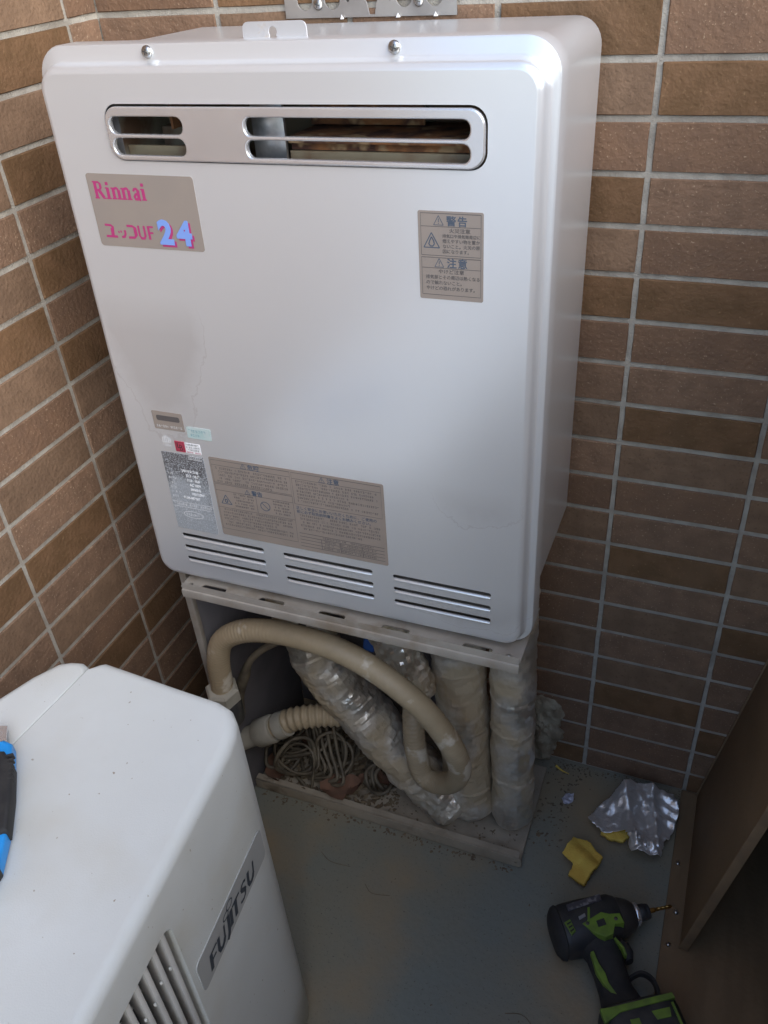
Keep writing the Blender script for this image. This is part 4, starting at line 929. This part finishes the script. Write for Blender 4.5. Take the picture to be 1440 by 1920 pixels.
obj('trigger', loft('trigger', [sect((0.016, -0.030, ZC), 0.012, 0.009, 2.5, 16, 'Y'), sect((0.0245, -0.038, ZC), 0.010, 0.009, 2.5, 16, 'Y'), sect((0.0275, -0.050, ZC), 0.0085, 0.009, 2.5, 16, 'Y'), sect((0.0255, -0.060, ZC), 0.006, 0.008, 2.5, 16, 'Y')], angle=60), BLACK, D)
bat = obj('battery', loft('battery', [sect((0.006, -0.117, ZC), 0.040, 0.029, 5, 32, 'Y'), sect((0.007, -0.120, ZC), 0.049, 0.0325, 5, 32, 'Y'), sect((0.0075, -0.134, ZC), 0.0505, 0.0335, 5, 32, 'Y'), sect((0.0075, -0.165, ZC), 0.0505, 0.0335, 5, 32, 'Y'), sect((0.007, -0.172, ZC), 0.046, 0.030, 5, 32, 'Y')], angle=45), BLACK, D)
def flat(name, pts, z0, z1, m, parent, bev=0.0006): return slab(name, pts, z0, z1, bev, m, parent)
flat('lime_band', [(-0.043, -0.1215), (-0.03, -0.1225), (0.052, -0.1215), (0.053, -0.1285), (-0.02, -0.1305), (-0.043, -0.139)], 0.060, 0.0688, LIME, bat)
flat('lime_panel', [(0.018, -0.137), (0.042, -0.137), (0.039, -0.148), (0.021, -0.148)], 0.060, 0.0684, LIME, bat)
flat('lime_edge', [(0.046, -0.132), (0.049, -0.132), (0.049, -0.165), (0.046, -0.165)], 0.060, 0.0682, LIME, bat)
flat('mark', [(-0.012, -0.141), (0.0, -0.141), (0.0, -0.150), (-0.012, -0.150)], 0.060, 0.0682, LIME, bat)
pn = flat('lime_panel', [(-0.024, -0.013), (0.006, -0.003), (0.016, -0.008), (0.030, -0.010), (0.031, -0.024), (0.018, -0.023), (0.011, -0.035), (-0.001, -0.037), (-0.014, -0.027)], 0.048, 0.0668, LIME, D)
flat('switch', [(-0.005, -0.014), (0.0065, -0.0125), (0.0065, -0.0215), (-0.005, -0.0225)], 0.050, 0.0680, BLACK, pn)
for x, y in ((0.022, -0.0165), (-0.0175, -0.0145)):
    obj('screw', lathe('screw', [(0.0026, 0.0660), (0.0026, 0.0676), (0.0012, 0.0680)], 12), NOSE, pn, (x, y, 0))
flat('lime_stripe', [(-0.0165, -0.012), (-0.0130, -0.012), (-0.006, 0.0065), (-0.0095, 0.0065)], 0.052, 0.0680, LIME, D)
flat('lime_stripe', [(-0.0245, -0.046), (-0.0200, -0.045), (-0.0195, -0.062), (-0.016, -0.075), (-0.0165, -0.088), (-0.012, -0.104), (-0.018, -0.100), (-0.0235, -0.088), (-0.0265, -0.07)], 0.044, 0.0548, LIME, D)
flat('lime_stripe', [(0.012, -0.036), (0.015, -0.0345), (0.021, -0.050), (0.0205, -0.060), (0.018, -0.060), (0.0175, -0.050)], 0.044, 0.0560, LIME, D)
vn = flat('vent', [(-0.047, -0.006), (-0.038, -0.003), (-0.036, -0.020), (-0.043, -0.024)], 0.052, 0.0660, LIME, D)
for k in range(3): flat('vent_slot', [(-0.0445+0.0005*k, -0.0085-0.005*k), (-0.0385+0.0005*k, -0.0065-0.005*k), (-0.0385+0.0005*k, -0.0085-0.005*k), (-0.0445+0.0005*k, -0.0105-0.005*k)], 0.056, 0.0667, BLACK, vn, 0.0002)
lab = flat('name_plate', [(-0.036, 0.008), (0.014, 0.013), (0.014, 0.022), (-0.036, 0.017)], 0.052, 0.0670, mat('name_plate', (0.10, 0.10, 0.115), (0.26, 0.26, 0.28), 130, rough=0.35, metal=0.5, thresh=(0.5, 0.62)), D)
flat('mark', [(-0.026, -0.003), (-0.016, 0.000), (-0.016, -0.0045), (-0.026, -0.0075)], 0.056, 0.0674, mat('mark_grey', (0.28, 0.28, 0.28), rough=0.4), D)
hk = catmull([(0.012, -0.083, 0.030), (0.022, -0.078, 0.030), (0.036, -0.076, 0.030), (0.046, -0.085, 0.030), (0.0475, -0.098, 0.030), (0.043, -0.112, 0.030), (0.036, -0.122, 0.030)], 6)
obj('belt_hook', tube('belt_hook', hk, lambda i, s, a: 0.0058 if abs(math.sin(a)) > 0.7 else 0.0036, 10), RUBBER, D)
